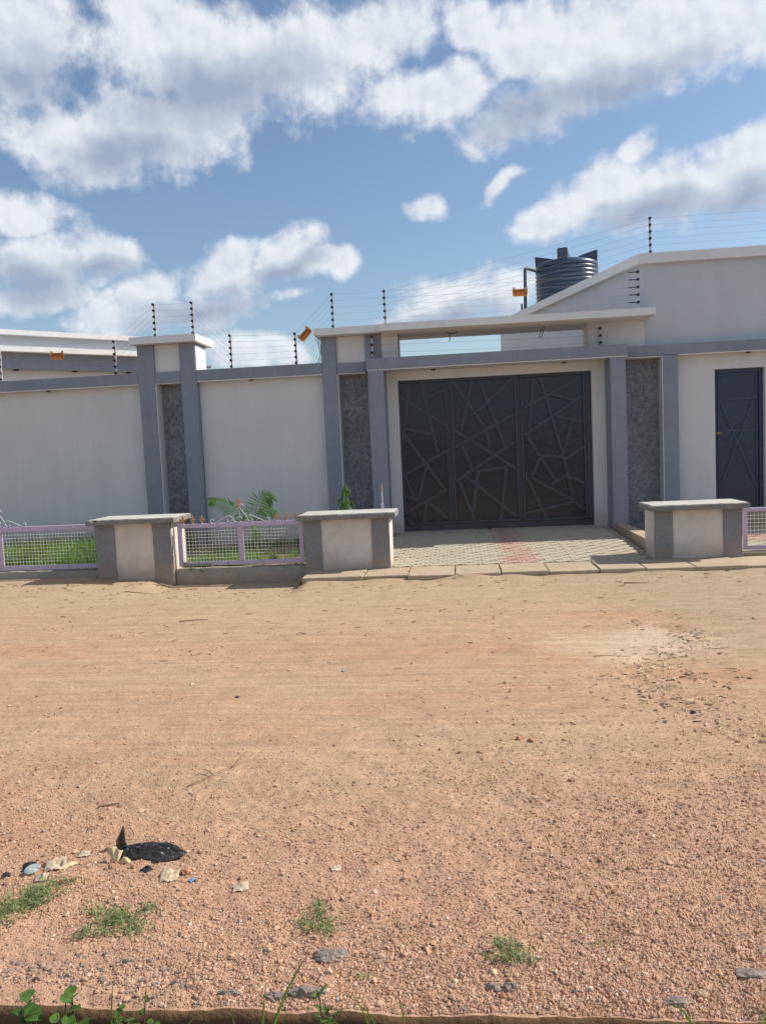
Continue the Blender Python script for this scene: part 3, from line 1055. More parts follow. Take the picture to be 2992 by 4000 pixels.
# gate portal
gp = empty('gate_portal', (0.6, 13.0, .1), 'grey and cream gateway with flat canopy slab over the black double gate', 'gateway')
bx('column', 'grey', gp, -2.145, -1.90, 13.0, 13.60, -.25, 3.446)
bx('cross_band', 'grey', gp, -1.898, -1.427, 13.003, 13.59, 2.85, 3.012)
bx('upper_panel', 'cream', gp, -1.898, -1.427, 13.05, 13.58, 3.014, 3.444, 0)
bx('textured_panel', 'tyrol', gp, -1.898, -1.36, 13.25, 13.58, -.25, 2.848, 0)
bx('reveal', 'cream', gp, -1.8995, -1.888, 13.006, 13.26, -.25, 2.847, 0)
bx('reveal', 'cream', gp, -1.886, -1.43, 13.02, 13.26, 2.834, 2.8505, 0)
bx('column', 'grey', gp, -1.425, -1.168, 13.0, 13.60, 2.852, 3.446)
bx('column', 'grey', gp, -1.372, -1.112, 12.725, 13.22, -.2, 2.838)
bx('upper_panel', 'cream', gp, -1.166, -.89, 13.03, 13.58, 3.02, 3.432, 0)
bx('beam', 'grey', gp, -1.382, 2.68, 12.72, 13.58, 2.852, 3.03)
bx('soffit_trim', 'cream', gp, -1.378, 2.676, 12.726, 13.30, 2.838, 2.853, 0)
bx('jamb', 'cream', gp, -1.37, -.93, 13.20, 13.46, -.2, 2.839, 0)
bx('jamb', 'cream', gp, 2.205, 2.64, 13.20, 13.46, -.2, 2.839, 0)
bx('lintel', 'cream', gp, -.93, 2.205, 13.203, 13.45, 2.695, 2.839, 0)
bx('column', 'grey', gp, 2.41, 2.645, 12.725, 13.24, -.2, 2.838)
bx('upper_panel', 'cream', gp, 2.164, 3.04, 13.17, 13.70, 3.0, 3.432, 0)
bx('textured_panel', 'tyrol', gp, 2.60, 3.268, 13.25, 13.60, -.2, 2.849, 0)
bx('reveal', 'cream', gp, 3.259, 3.2715, 13.006, 13.26, -.2, 2.848, 0)
bx('reveal', 'cream', gp, 2.65, 3.257, 13.02, 13.26, 2.834, 2.8515, 0)
bx('column', 'grey', gp, 3.27, 3.505, 13.0, 13.50, -.2, 2.853)
rough_box('pier_cap', 'white', gp, -2.225, -1.158, 12.80, 13.64, 3.447, 3.572, .12, .004, .008, 5)
rough_box('canopy_slab', 'white', gp, -1.153, 3.09, 12.60, 13.85, 3.431, 3.552, .14, .005, .008, 6)
downlight(gp, -.33, 13.04, 2.84)
downlight(gp, 1.757, 13.05, 2.84)
for pts in ([(-.097, 13.1, 3.434), (-.075, 13.1, 3.41), (-.03, 13.09, 3.40), (.03, 13.1, 3.396), (.087, 13.1, 3.418)],
            [(-.06, 13.1, 3.41), (-.045, 13.09, 3.385), (-.053, 13.1, 3.35), (-.04, 13.1, 3.31), (-.061, 13.1, 3.273)]):
    mb = MB()
    mb.tube(pts, .007, 6)
    mb.build('loose_cable', 'insul', gp)
mb = MB()
mb.tube([(1.468, 13.1, 3.434), (1.462, 13.1, 3.40), (1.464, 13.1, 3.372), (1.41, 13.1, 3.366), (1.395, 13.1, 3.31), (1.369, 13.1, 3.253), (1.395, 13.09, 3.245), (1.425, 13.1, 3.27), (1.435, 13.1, 3.32), (1.452, 13.1, 3.366)], .006, 6)
mb.build('loose_cable', 'insul', gp)

# right wall with the doorway
wr = empty('boundary_wall', (5.0, 13.2, 0), 'pale wall with small pedestrian doorway at the right edge', 'wall')
bx('beam', 'grey', wr, 2.683, 8.0, 13.003, 13.204, 2.856, 3.02)
bx('soffit_trim', 'cream', wr, 3.508, 8.0, 13.008, 13.20, 2.842, 2.857, 0)
bx('panel', 'cream', wr, 3.506, 4.117, 13.195, 13.42, -.2, 2.843, 0)
bx('panel', 'cream', wr, 4.886, 8.0, 13.195, 13.42, -.2, 2.843, 0)
bx('lintel', 'cream', wr, 4.117, 4.886, 13.197, 13.42, 2.605, 2.843, 0)
bx('threshold', 'slab', wr, 4.117, 4.886, 13.19, 13.5, -.2, .30, .01)
downlight(wr, 4.6, 13.10, 2.844)

# ------------------------------------------------------------------ the black sliding gate
BARS = [(-0.73, 2.66, -0.86, 1.82), (-0.86, 1.82, -0.92, 1.49), (-0.54, 2.67, -0.32, 1.49), (-0.5, 2.36, -0.16, 2.51), (-0.91, 2.43, -0.16, 1.93), (-0.83, 1.9, -0.38, 1.79), (-0.92, 1.9, -0.24, 0.89), (-0.92, 1.12, -0.16, 1.51), (-0.87, 1.12, -0.72, 0.69), (-0.52, 1.24, -0.68, 0.68), (-0.92, 0.8, -0.69, 0.7), (-0.92, 0.47, -0.19, 0.87), (-0.52, 0.67, -0.18, 0.38), (-0.53, 0.67, -0.6, 0.3), (-0.92, 0.46, -0.76, 0.29), (-0.03, 2.66, 0.48, 1.86), (0.3, 2.65, 0.09, 1.85), (0.42, 2.61, 0.8, 1.54), (0.95, 2.64, 0.37, 2.13), (-0.03, 1.56, 0.95, 2.05), (-0.04, 1.85, 0.96, 1.17), (0.49, 1.82, 0.54, 1.53), (0.1, 1.58, 0.24, 1.18), (-0.02, 1.0, 0.95, 1.6), (0.34, 1.14, 0.79, 1.19), (0.81, 1.23, 0.69, 0.33), (0.34, 1.17, 0.24, 0.48), (0.02, 0.99, 0.26, 0.32), (0.12, 1.08, 0.95, 0.37), (1.12, 2.15, 2.05, 2.6), (1.28, 2.61, 1.2, 1.8), (1.4, 2.61, 1.73, 1.37), (1.73, 1.37, 1.88, 0.6), (1.59, 2.35, 1.96, 2.23), (1.11, 1.7, 2.06, 2.3), (1.63, 1.99, 2.09, 1.88), (1.9, 1.92, 1.74, 1.39), (1.16, 1.68, 1.6, 0.94), (1.37, 1.36, 1.74, 1.32), (1.36, 1.33, 1.22, 1.03), (1.76, 1.28, 2.07, 1.47), (1.1, 1.08, 1.43, 0.33), (1.2, 1.01, 1.87, 0.6), (1.51, 0.87, 1.78, 1.01), (1.8, 1.0, 2.08, 0.87), (1.1, 0.41, 1.87, 0.57), (1.87, 0.58, 2.05, 0.45)]
gate = empty('metal_gate', (.63, 13.35, .18), 'large black sheet metal gate with random crossing bars under the canopy', 'gate')
# slightly dished sheets
for (a, b_) in ((-.93, -.1), (-.1, 1.035), (1.035, 2.2)):
    n1, n2 = 10, 18
    vs, fs = [], []
    for j in range(n2 + 1):
        for i in range(n1 + 1):
            x = a + (b_ - a) * i / n1
            z = .2 + 2.5 * j / n2
            vs.append((x, 13.352 + .010 * float(fbm(np.array(x * 1.6 + 4), np.array(z * 1.6), 2)), z))
    for j in range(n2):
        for i in range(n1):
            q = j * (n1 + 1) + i
            fs.append((q, q + 1, q + n1 + 2, q + n1 + 1))
    mk('sheet', vs, fs, 'black', gate, True)
mb = MB()
mb.box(-.93, 2.2, 13.36, 13.40, .2, 2.70)
mb.build('back_sheet', 'black', gate)


def gate_frame(parent, x0, x1, z0, z1, w, y0, y1, mat='bar'):
    bx('frame', mat, parent, x0, x0 + w, y0, y1, z0, z1, .003)
    bx('frame', mat, parent, x1 - w, x1, y0, y1, z0, z1, .003)
    bx('frame', mat, parent, x0 + w, x1 - w, y0 + .002, y1, z1 - w, z1, .003)
    bx('frame', mat, parent, x0 + w, x1 - w, y0 + .002, y1, z0, z0 + w, .003)


gate_frame(gate, -.925, -.125, .285, 2.69, .035, 13.298, 13.36)
gate_frame(gate, -.075, 1.01, .285, 2.69, .04, 13.298, 13.36)
gate_frame(gate, 1.06, 2.11, .285, 2.69, .04, 13.298, 13.36)
bx('mullion', 'bar', gate, -.124, -.076, 13.326, 13.36, .28, 2.69, .003)
bx('mullion', 'bar', gate, 1.011, 1.059, 13.326, 13.36, .28, 2.69, .003)
bx('bottom_rail', 'bar', gate, -.93, 2.195, 13.312, 13.362, .185, .283, .004)
bx('side_rail', 'bar', gate, 2.112, 2.198, 13.316, 13.362, .285, 2.69, .004)
for i, (xa, za, xb, zb) in enumerate(BARS):
    mb = MB()
    yb = 13.347 - (i % 5) * .0012
    mb.bar((xa, yb, za), (xb, yb, zb), .050, .042 + (i % 4) * .0011)
    mb.build('bar', 'bar', gate)
bx('lock_box', 'bar', gate, 2.125, 2.185, 13.29, 13.316, 1.36, 1.55, .004)

# pedestrian door
dr = empty('metal_door', (4.5, 13.3, .3), 'narrow dark blue metal pedestrian door with diagonal crossing bars', 'door')
bx('leaf', 'navy', dr, 4.12, 4.882, 13.32, 13.36, .302, 2.603, 0)
gate_frame(dr, 4.12, 4.882, .303, 2.602, .055, 13.285, 13.335, 'navybar')
gate_frame(dr, 4.19, 4.81, .38, 2.53, .03, 13.30, 13.332, 'navybar')
for i, (xa, za, xb, zb) in enumerate([(4.22, 2.12, 4.78, .72), (4.77, 2.18, 4.24, .78), (4.22, 1.625, 4.78, 1.62), (4.22, 2.12, 4.78, 2.13)]):
    mb = MB()
    mb.bar((xa, 13.322 - i * .001, za), (xb, 13.322 - i * .001, zb), .03, .016 + .001 * i)
    mb.build('bar', 'navybar', dr)
mb = MB()
mb.cyl((4.175, 13.29, 1.595), (4.175, 13.245, 1.595), .014, 10)
mb.cyl((4.175, 13.25, 1.595), (4.235, 13.245, 1.59), .009, 8)
mb.build('handle', 'brass', dr)

# ------------------------------------------------------------------ houses behind the wall
hr = empty('house', (5, 16, 0), 'grey flat-roofed house with white parapet coping behind the gateway', 'house')
hp = [(3.045, 13.212), (11, 13.212), (11, 21), (1.14, 19.45)]
prism('wall', 'house', hr, hp, 2.95, 4.32)
prism('lower_wall', 'house', hr, [(3.045, 13.55), (11, 13.55), (11, 20.98), (1.16, 19.44)], -.1, 2.952)
ho = [(2.965, 13.13), (11.1, 13.13), (11.1, 21.1), (1.03, 19.53)]
prism('parapet_coping', 'white', hr, ho, 4.315, 4.468)

hl = empty('house', (-9.5, 19, 0), 'low house with white fascias and dark blue band behind the left wall', 'house')
A = np.array([-9.98, 17.03])
dl = np.array([.7113, .7029])
nl = np.array([.7029, -.7113])


def oblique(name, mat, t0, t1, off0, z0, z1, depth=4.0):
    q = [A + dl * t0 + nl * off0, A + dl * t1 + nl * off0, A + dl * t1 - nl * depth, A + dl * t0 - nl * depth]
    return prism(name, mat, hl, [tuple(p) for p in q], z0, z1)


oblique('wall', 'cream', -5, 3.9, -.18, -.1, 3.77)
oblique('band', 'grey', -5, 3.98, .03, 3.75, 4.13)
oblique('lower_fascia', 'white', -5, 4.05, .23, 4.115, 4.235)
oblique('frieze', 'house', -5, 3.95, .02, 4.225, 4.50)
oblique('upper_fascia', 'white', -5, 4.1, .16, 4.49, 4.6)
for t in (.3, 1.6, 2.9):
    p = A + dl * t - nl * .07
    mb = MB()
    mb.cyl((p[0], p[1], 3.756), (p[0], p[1], 3.72), .06, 12)
    mb.build('downlight', 'insul', hl)

# water tank on the house roof
wt = empty('water_tank', (2.62, 18.66, 4.468), 'ribbed dark blue plastic water tank on the house roof', 'water tank')
prof = [(.60, 4.468), (.645, 4.50)]
z = 4.54
while z < 5.38:
    prof += [(.655, z), (.675, z + .018), (.675, z + .038), (.655, z + .056), (.648, z + .075)]
    z += .092
prof += [(.655, 5.42), (.672, 5.47), (.66, 5.515), (.62, 5.55), (.52, 5.585), (.38, 5.615), (.27, 5.627), (.0, 5.63)]
seg = 48
vs, fs = [], []
for (r_, zz) in prof:
    for k in range(seg):
        a = 2 * math.pi * k / seg
        vs.append((2.62 + 1.03 * r_ * math.cos(a), 18.66 + 1.03 * r_ * math.sin(a), zz))
for i in range(len(prof) - 1):
    for k in range(seg):
        fs.append((i * seg + k, i * seg + (k + 1) % seg, (i + 1) * seg + (k + 1) % seg, (i + 1) * seg + k))
mk('body', vs, fs, 'tank', wt, True)
mb = MB()
mb.cyl((2.62, 18.66, 5.60), (2.62, 18.66, 5.665), .24, 32, .22)
mb.build('lid', 'tank', wt)
for k in range(4):
    a = rad(255 + 90 * k)
    c, s = math.cos(a), math.sin(a)
    bm = bmesh.new()
    w = .11
    pr = [(.27, 5.60), (.672, 5.44), (.69, 5.775), (.27, 5.675)]
    vv = []
    for sd_ in (-w, w):
        vv.append([bm.verts.new((2.62 + r_ * c - sd_ * s, 18.66 + r_ * s + sd_ * c, zz)) for r_, zz in pr])
    bm.faces.new(vv[0])
    bm.faces.new(vv[1][::-1])
    for j in range(4):
        bm.faces.new((vv[0][j], vv[0][(j + 1) % 4], vv[1][(j + 1) % 4], vv[1][j]))
    bmesh.ops.bevel(bm, geom=bm.edges[:], offset=.012, segments=2, affect='EDGES')
    mk_bm('lifting_lug', bm, 'tank', wt)
pp = empty('water_pipe', (1.60, 18.25, 4.468), 'thin grey overflow pipe bent into the water tank', 'pipe')
mb = MB()
mb.tube([(1.615, 18.0, 4.4), (1.632, 18.0, 5.30), (1.637, 18.0, 5.35), (1.655, 18.02, 5.375), (1.70, 18.06, 5.382), (1.98, 18.36, 5.36)], .036, 10)
mb.build('riser', 'pipe', pp, True)
mb = MB()
mb.tube([(1.545, 18.0, 4.4), (1.54, 18.0, 4.62)], .02, 8)
mb.build('stub', 'pipe', pp, True)

# far floodlight mast
ms = empty('floodlight_mast', (-18.73, 60, 0), 'tiny distant floodlight mast just right of the left pier', 'mast')
mb = MB()
mb.tube([(-18.73, 60, 0), (-18.73, 60, 8.2)], .06, 6)
mb.build('mast', 'mast', ms)
mb = MB()
for z in (8.1, 8.35):
    mb.tube([(-19.0, 60, z), (-18.46, 60, z)], .04, 5)
for x in (-18.95, -18.73, -18.5):
    mb.box(x - .07, x + .07, 59.85, 60.0, 8.0, 8.2)
    mb.box(x - .07, x + .07, 59.85, 60.0, 8.28, 8.48)
mb.build('lamp_frame', 'mast', ms)

# ------------------------------------------------------------------ electric fence
def fence_post(label, x, y, z0, h, n, lean=0.0):
    r = empty('fence_post', (x, y, z0), label, 'fence post', 'electric fence posts')
    mb = MB()
    mb.box(x - .015, x + .015, y - .006, y + .006, z0 - .02, z0 + h)
    mb.build('pole', 'alu', r)
    zs = []
    for i in range(n):
        z = z0 + h - .012 - i * (h - .05) / max(1, n - 1)
        zs.append(Vector((x + .0, y - .028, z)))
        mb = MB()
        for (ya, yb, rr) in ((-.006, -.020, .021), (-.020, -.030, .013), (-.030, -.046, .022)):
            mb.cyl((x - .004, y + ya, z), (x - .004, y + yb, z), rr, 12)
        mb.build('insulator', 'insul', r)
    if lean:
        r.rotation_euler = (0, lean, 0)
    return zs


PS = {}
for key, lab, x, y, z0, h, n, ln in [
        ('A', 'fence post at the left picture edge on the boundary wall', -7.745, 13.15, 3.036, .60, 6, .02),
        ('B', 'fence post on the left wall just before the twin-column pier', -5.69, 13.15, 3.036, .575, 6, 0),
        ('C', 'left fence post on the white cap of the left pier', -4.94, 13.1, 3.615, .555, 6, 0),
        ('D', 'right fence post on the white cap of the left pier', -4.288, 13.1, 3.615, .545, 6, 0),
        ('E', 'fence post on the wall bay right beside the left pier', -3.685, 13.15, 3.034, .56, 6, 0),
        ('F', 'fence post on the wall bay below the tilted orange sign', -2.587, 13.15, 3.034, .525, 6, 0),
        ('G', 'fence post on the left end of the gate pier cap', -1.92, 13.0, 3.57, .56, 6, 0),
        ('H', 'fence post on the left end of the canopy slab', -1.07, 13.0, 3.55, .575, 6, 0),
        ('I', 'short three-insulator strip on the dark gate column left of the opening', -1.303, 12.985, 3.11, .30, 3, 0),
        ('J', 'short three-insulator strip on the cream wall right of the opening', 2.345, 13.155, 3.08, .275, 3, 0),
        ('K', 'fence post on the right end of the canopy slab against the grey house', 2.93, 13.08, 3.55, .635, 6, 0),
        ('L', 'tall fence post on the parapet corner of the grey house', 3.17, 13.25, 4.466, .57, 6, 0)]:
    PS[key] = fence_post(lab, x, y, z0, h, n, ln)


def wires(label, a, b, sag=.01, extra=None):
    c = (a[0] + b[0]) / 2
    r = empty('fence_wires', c, label, 'wires', 'electric fence wire runs')
    for p, q in zip(a, b):
        mb = MB()
        s = sag * random.uniform(.5, 1.5)
        pts = [p.lerp(q, t) + Vector((0, 0, -s * 4 * t * (1 - t))) for t in (0, .25, .5, .75, 1)]
        mb.tube(pts, .0014, 4)
        mb.build('wire', 'wire', r)
    if extra:
        for p, q in zip(a, b):
            d = (p - q).normalized()
            mb = MB()
            mb.tube([q + d * .03, q + d * .15], .008, 6)
            mb.build('tension_spring', 'insul', r)
    return r


off_ = lambda L, v: [p + Vector(v) for p in L]
wires('horizontal fence wires leaving the picture at the left edge', off_(PS['A'], (-2.4, 0, .02)), PS['A'])
wires('horizontal fence wires above the left wall carrying an orange sign', PS['A'], PS['B'])
wires('slanting fence wires rising to the left pier cap from the left', PS['B'], PS['C'])
wires('short horizontal fence wires over the left pier cap', PS['C'], PS['D'])
wires('slanting fence wires falling from the left pier to the wall bay', PS['D'], PS['E'])
wires('horizontal fence wires over the wall bay behind the palm', PS['E'], PS['F'])
wires('slanting fence wires rising to the gate pier beside the tilted sign', PS['F'], PS['G'])
wires('short horizontal fence wires over the gate pier cap', PS['G'], PS['H'])
wires('long slanting fence wires climbing from canopy to the parapet corner', PS['H'], PS['L'], .02)
wires('fence wires along the canopy ending in dark springs at the house', PS['H'], PS['K'], .02, True)
wires('horizontal fence wires over the parapet at the upper right', PS['L'], off_(PS['L'], (5, 0, .02)))
wires('three fence wires crossing the opening below the canopy', PS['I'], PS['J'], .012)
mb = MB()
mb.tube([(-2.25, 13.12, 3.44), (-2.20, 13.1, 3.36), (-2.19, 13.1, 3.27), (-2.175, 13.1, 3.19), (-2.19, 13.1, 3.12), (-2.24, 13.12, 3.04)], .006, 6)
mb.tube([(-2.21, 13.12, 3.44), (-2.165, 13.1, 3.33), (-2.165, 13.1, 3.22), (-2.155, 13.1, 3.13), (-2.20, 13.12, 3.04)], .005, 6)
tag(mb.build('feed_cable', 'insul'), 'thin dark cable hanging beside the gate pier cap', 'cable')


def text_mesh(name, body, size, loc, rot_y, mat, parent, bold=0.0):
    cu = bpy.data.curves.new(name, 'FONT')
    cu.body = body
    cu.size = size
    cu.align_x = 'CENTER'
    cu.align_y = 'CENTER'
    cu.offset = bold
    cu.extrude = .0006
    to = bpy.data.objects.new(name, cu)
    COL.objects.link(to)
    dg = bpy.context.evaluated_depsgraph_get()
    me = bpy.data.meshes.new_from_object(to.evaluated_get(dg))
    bpy.data.objects.remove(to)
    me.materials.clear()
    me.materials.append(M[mat])
    o = bpy.data.objects.new(name, me)
    COL.objects.link(o)
    o.parent = parent
    o.location = loc
    o.rotation_euler = (rad(90), 0, 0)
    ORG[o] = ORG[parent]
    return o


def warning_sign(label, x, y, z, roll, yaw=0.0):
    r = empty('warning_sign', (0, 0, 0), label, 'sign', 'orange electric fence warning signs')
    out = [(-.118, .045), (-.112, .072), (-.082, .072), (-.072, .046), (-.06, .040), (.06, .040), (.072, .046), (.082, .072), (.112, .072), (.118, .045), (.121, -.01), (.108, -.072), (-.108, -.072), (-.121, -.01)]
    n = len(out)
    vs = [(a, -.004, b) for a, b in out] + [(a, 0, b) for a, b in out]
    fs = [tuple(range(n))[::-1], tuple(range(n, 2 * n))] + [(i, (i + 1) % n, n + (i + 1) % n, n + i) for i in range(n)]
    mk('plate', vs, [f[::-1] for f in fs], 'orange', r)
    text_mesh('lettering', 'WARNING', .030, (.020, -.0048, .016), 0, 'ink', r, .0008)
    text_mesh('lettering', 'ELECTRIC FENCE', .0175, (.022, -.0048, -.006), 0, 'ink', r, .0003)
    mb = MB()
    pts = [(-.025 + .012 * i, -.0052, -.036 + (.004 if i % 2 else -.004) + .001 * i) for i in range(7)]
    mb.tube(pts, .0024, 4)
    mb.build('script_line', 'ink', r)
    mb = MB()
    mb.cyl((.086, -.004, -.030), (.086, -.0055, -.030), .016, 18)
    mb.build('emblem', 'ink', r)
    mb = MB()
    q = [(-.100, .0), (-.070, .028), (-.048, -.004), (-.078, -.034)]
    for i in range(4):
        a, b = q[i], q[(i + 1) % 4]
        mb.bar((a[0], -.004, a[1]), (b[0], -.004, b[1]), .005, .0012)
    mb.bar((-.085, -.004, .02), (-.070, -.004, .0), .008, .0016)
    mb.bar((-.078, -.004, .003), (-.064, -.004, -.018), .008, .0018)
    mb.build('hazard_symbol', 'ink', r)
    for sx in (-.097, .097):
        mb = MB()
        mb.bar((sx - .010, -.004, .046), (sx + .010, -.004, .046), .010, .002)
        mb.bar((sx - .010, -.004, .046), (sx - .010, -.004, .066), .008, .0022)
        mb.build('clip', 'signwhite', r)
    r.location = (x, y, z)
    r.rotation_euler = (0, -roll, yaw)
    return r


warning_sign('upright orange warning sign on the left wires before the dark house band', -6.684, 13.09, 3.424, rad(0))
warning_sign('tilted orange warning sign on the slanting wires beside the gate pier', -2.407, 13.035, 3.522, rad(46))
warning_sign('orange warning sign on the canopy wires in front of the tank pipe', 1.091, 13.005, 3.975, rad(0))

# ------------------------------------------------------------------ plinths along the drain
def plinth(label, x0, x1, xa, xb, c0, c1, ztop, z0, seed):
    r = empty('masonry_plinth', ((x0 + x1) / 2, 9.95, 0), label, 'plinth', 'low plinths along the drain')
    zc = ztop - .075
    rough_box('body', 'cream_box', r, x0 + .004, x1 - .004, 9.972, 10.50, z0, zc, .10, .003, .006, seed)
    rough_box('pilaster', 'grey_box', r, x0, xa, 9.95, 9.999, z0, zc - .001, .08, .003, .006, seed + 1)
    rough_box('pilaster', 'grey_box', r, xb, x1, 9.95, 9.999, z0, zc - .001, .08, .003, .006, seed + 2)
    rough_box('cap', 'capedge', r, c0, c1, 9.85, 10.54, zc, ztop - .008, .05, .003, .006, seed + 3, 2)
    rough_box('cap_lit_top', 'cap', r, c0 + .022, c1 - .016, 9.876, 10.52, ztop - .014, ztop - .002, .05, .002, .003, seed + 4, 0)
    return r


plinth('grey and cream plinth standing between the two left railings', -4.76, -3.735, -4.497, -3.985, -4.83, -3.648, .842, -.15, 20)
plinth('grey and cream plinth left of the driveway mouth', -1.985, -.887, -1.76, -1.122, -2.055, -.80, .80, -.15, 30)
plinth('grey and cream plinth right of the driveway mouth', 2.375, 3.415, 2.598, 3.188, 2.31, 3.478, .755, -.1, 40)

for (x0, x1, y0, zt, zb, lab) in [(-9.0, -4.762, 10.15, .148, -.1, 'low concrete wall under the left railing'),
                                  (-3.733, -1.987, 10.03, .140, -.2, 'low raw concrete wall under the middle railing'),
                                  (3.417, 6.4, 10.15, .125, -.1, 'low concrete wall under the right railing')]:
    o = rough_box('low_wall', 'concrete', None, x0, x1, y0, y0 + .15, zb, zt, .09, .005, .008, int(x1 * 7) % 97)
    tag(o, lab, 'low wall', 'low walls under railings')


# ------------------------------------------------------------------ lilac railings
def finial(parent, x, y, z, s=1.0):
    half = [(.0, .112), (.008, .098), (.015, .084), (.008, .070), (.0075, .060), (.018, .069), (.030, .069), (.036, .057), (.033, .045), (.024, .044), (.025, .053), (.018, .054), (.009, .046), (.008, .038), (.013, .034), (.009, .030), (.008, .020), (.012, .012), (.012, .0)]
    out = [(a, b) for a, b in half] + [(-a, b) for a, b in half[::-1] if a > 0]
    n = len(out)
    vs = [(x + a * s, y - .006, z + b * s) for a, b in out] + [(x + a * s, y + .006, z + b * s) for a, b in out]
    fs = [tuple(range(n)), tuple(range(2 * n - 1, n - 1, -1))] + [((i + 1) % n, i, n + i, n + (i + 1) % n) for i in range(n)]
    o = mk('finial', vs, fs, 'gold', parent)
    mb = MB()
    mb.cyl((x, y, z + .004), (x, y, z + .026 * s), .014, 10)
    mb.build('collar', 'gold', o)


def scrollwork(parent, cx, y, z):
    k = .00118
    left = [[(490, 345), (478, 331), (458, 338), (454, 358), (466, 374), (490, 374), (540, 352), (640, 305), (672, 299), (695, 316), (698, 343), (682, 364), (656, 367), (643, 354), (652, 343)],
            [(764, 340), (757, 324), (770, 314), (783, 326), (782, 350), (765, 367), (733, 366), (709, 342), (709, 308), (735, 270), (768, 228), (780, 198), (770, 177), (748, 176), (738, 190), (747, 198)]]
    for path in left:
        for s in (1, -1):
            # smooth the path
            P = [Vector((cx + s * (px - 785) * k, y, z + (372 - py) * k)) for px, py in path]
            Q = []
            for i in range(len(P) - 1):
                p0, p1, p2, p3 = P[max(i - 1, 0)], P[i], P[i + 1], P[min(i + 2, len(P) - 1)]
                for t in (0, .34, .67):
                    Q.append(.5 * ((2 * p1) + (p2 - p0) * t + (2 * p0 - 5 * p1 + 4 * p2 - p3) * t * t + (3 * p1 - p0 - 3 * p2 + p3) * t ** 3))
            Q.append(P[-1])
            mb = MB()
            mb.tube(Q, .0065, 6)
            mb.build('scroll', 'scroll', parent, True)
    mb = MB()
    mb.tube([(cx, y, z - .005), (cx, y, z + .215)], .006, 6)
    mb.build('scroll_stem', 'scroll', parent)
    finial(parent, cx, y, z + .212, 1.0)


def railing(label, x0, x1, y, z0, z1, xm, w, fins, scroll=True):
    r = empty('railing', ((x0 + x1) / 2, y, z0), label, 'railing', 'lilac railings along the garden strip')
    d = .036
    bx('frame', 'lilac', r, x0, x1, y - d / 2, y + d / 2, z1 - w, z1, .004)
    bx('frame', 'lilac', r, x0, x1, y - d / 2, y + d / 2, z0, z0 + w, .004)
    bx('frame', 'lilac', r, x0, x0 + w, y - d / 2 + .002, y + d / 2 - .002, z0 + w, z1 - w, .003)
    bx('frame', 'lilac', r, x1 - w, x1, y - d / 2 + .002, y + d / 2 - .002, z0 + w, z1 - w, .003)
    bx('mullion', 'lilac', r, xm - w * .65, xm + w * .65, y - d / 2 + .002, y + d / 2 - .002, z0 + w, z1 - w, .003)
    mb = MB()
    for (a, b) in ((x0 + w, xm - w * .65), (xm + w * .65, x1 - w)):
        n = int((b - a) / .0435)
        for i in range(1, n):
            x = a + (b - a) * i / n
            j = random.uniform(-.004, .004)
            mb.tube([(x, y + .008, z0 + w - .004), (x + j, y + .012, (z0 + z1) / 2), (x, y + .008, z1 - w + .004)], .0023, 4)
        h = (z1 - z0 - 2 * w)
        m_ = int(h / .0435)
        for i in range(1, m_):
            z = z0 + w + h * i / m_
            j = random.uniform(-.005, .005)
            mb.tube([(a - .004, y + .013, z), ((a + b) / 2, y + .016, z + j), (b + .004, y + .013, z)], .0023, 4)
    mb.build('wire_mesh', 'mesh', r)
    for fx in fins:
        finial(r, fx, y, z1 - .003)
    if scroll:
        scrollwork(r, xm, y, z1)
    return r


railing('lilac wire-mesh railing with gold finials in front of the young palm', -3.695, -2.02, 10.1, .165, .722, -2.85, .056, [-3.612, -3.484, -3.36, -2.366, -2.234, -2.105])
railing('lilac wire-mesh railing in front of tall grass at the left edge', -7.62, -4.80, 10.22, .163, .762, -6.24, .066, [])
railing('lilac wire-mesh railing cut off by the right picture edge', 3.502, 6.1, 10.2, .132, .655, 4.8, .05, [], False)
ps = empty('finial_post', (-1.02, 10.56, .1), 'thin pale post with copper finial behind the plinth left of the driveway', 'post')
mb = MB()
mb.box(-1.036, -1.004, 10.545, 10.575, .08, .87)
mb.build('post', 'lilac', ps)
mb = MB()
mb.cyl((-1.02, 10.56, .87), (-1.02, 10.56, 1.03), .0085, 8)
mb.build('spindle', 'scroll', ps)
mb = MB()
mb.cyl((-1.02, 10.56, 1.03), (-1.02, 10.56, 1.06), .012, 8)
mb.cyl((-1.02, 10.56, 1.06), (-1.02, 10.56, 1.125), .010, 8, .002)
mb.build('finial', 'gold', ps)

# ------------------------------------------------------------------ plants
def leafy(key, amount=.38, tint=1.5):
    m = M[key]
    t = m.node_tree
    b = t.nodes['Principled BSDF']
    out = [n for n in t.nodes if n.type == 'OUTPUT_MATERIAL'][0]
    tr = t.nodes.new('ShaderNodeBsdfTranslucent')
    src = b.inputs['Base Color'].links[0].from_socket
    sc = t.nodes.new('ShaderNodeVectorMath')
    sc.operation = 'SCALE'
    sc.inputs['Scale'].default_value = tint
    t.links.new(src, sc.inputs[0])
    t.links.new(sc.outputs[0], tr.inputs['Color'])
    ms_ = t.nodes.new('ShaderNodeMixShader')
    ms_.inputs[0].default_value = amount
    t.links.new(b.outputs[0], ms_.inputs[1])
    t.links.new(tr.outputs[0], ms_.inputs[2])
    t.links.new(ms_.outputs[0], out.inputs['Surface'])


for k_ in ('leaf', 'grassm', 'grasst'):
    leafy(k_)
leafy('palm', .5, 1.7)


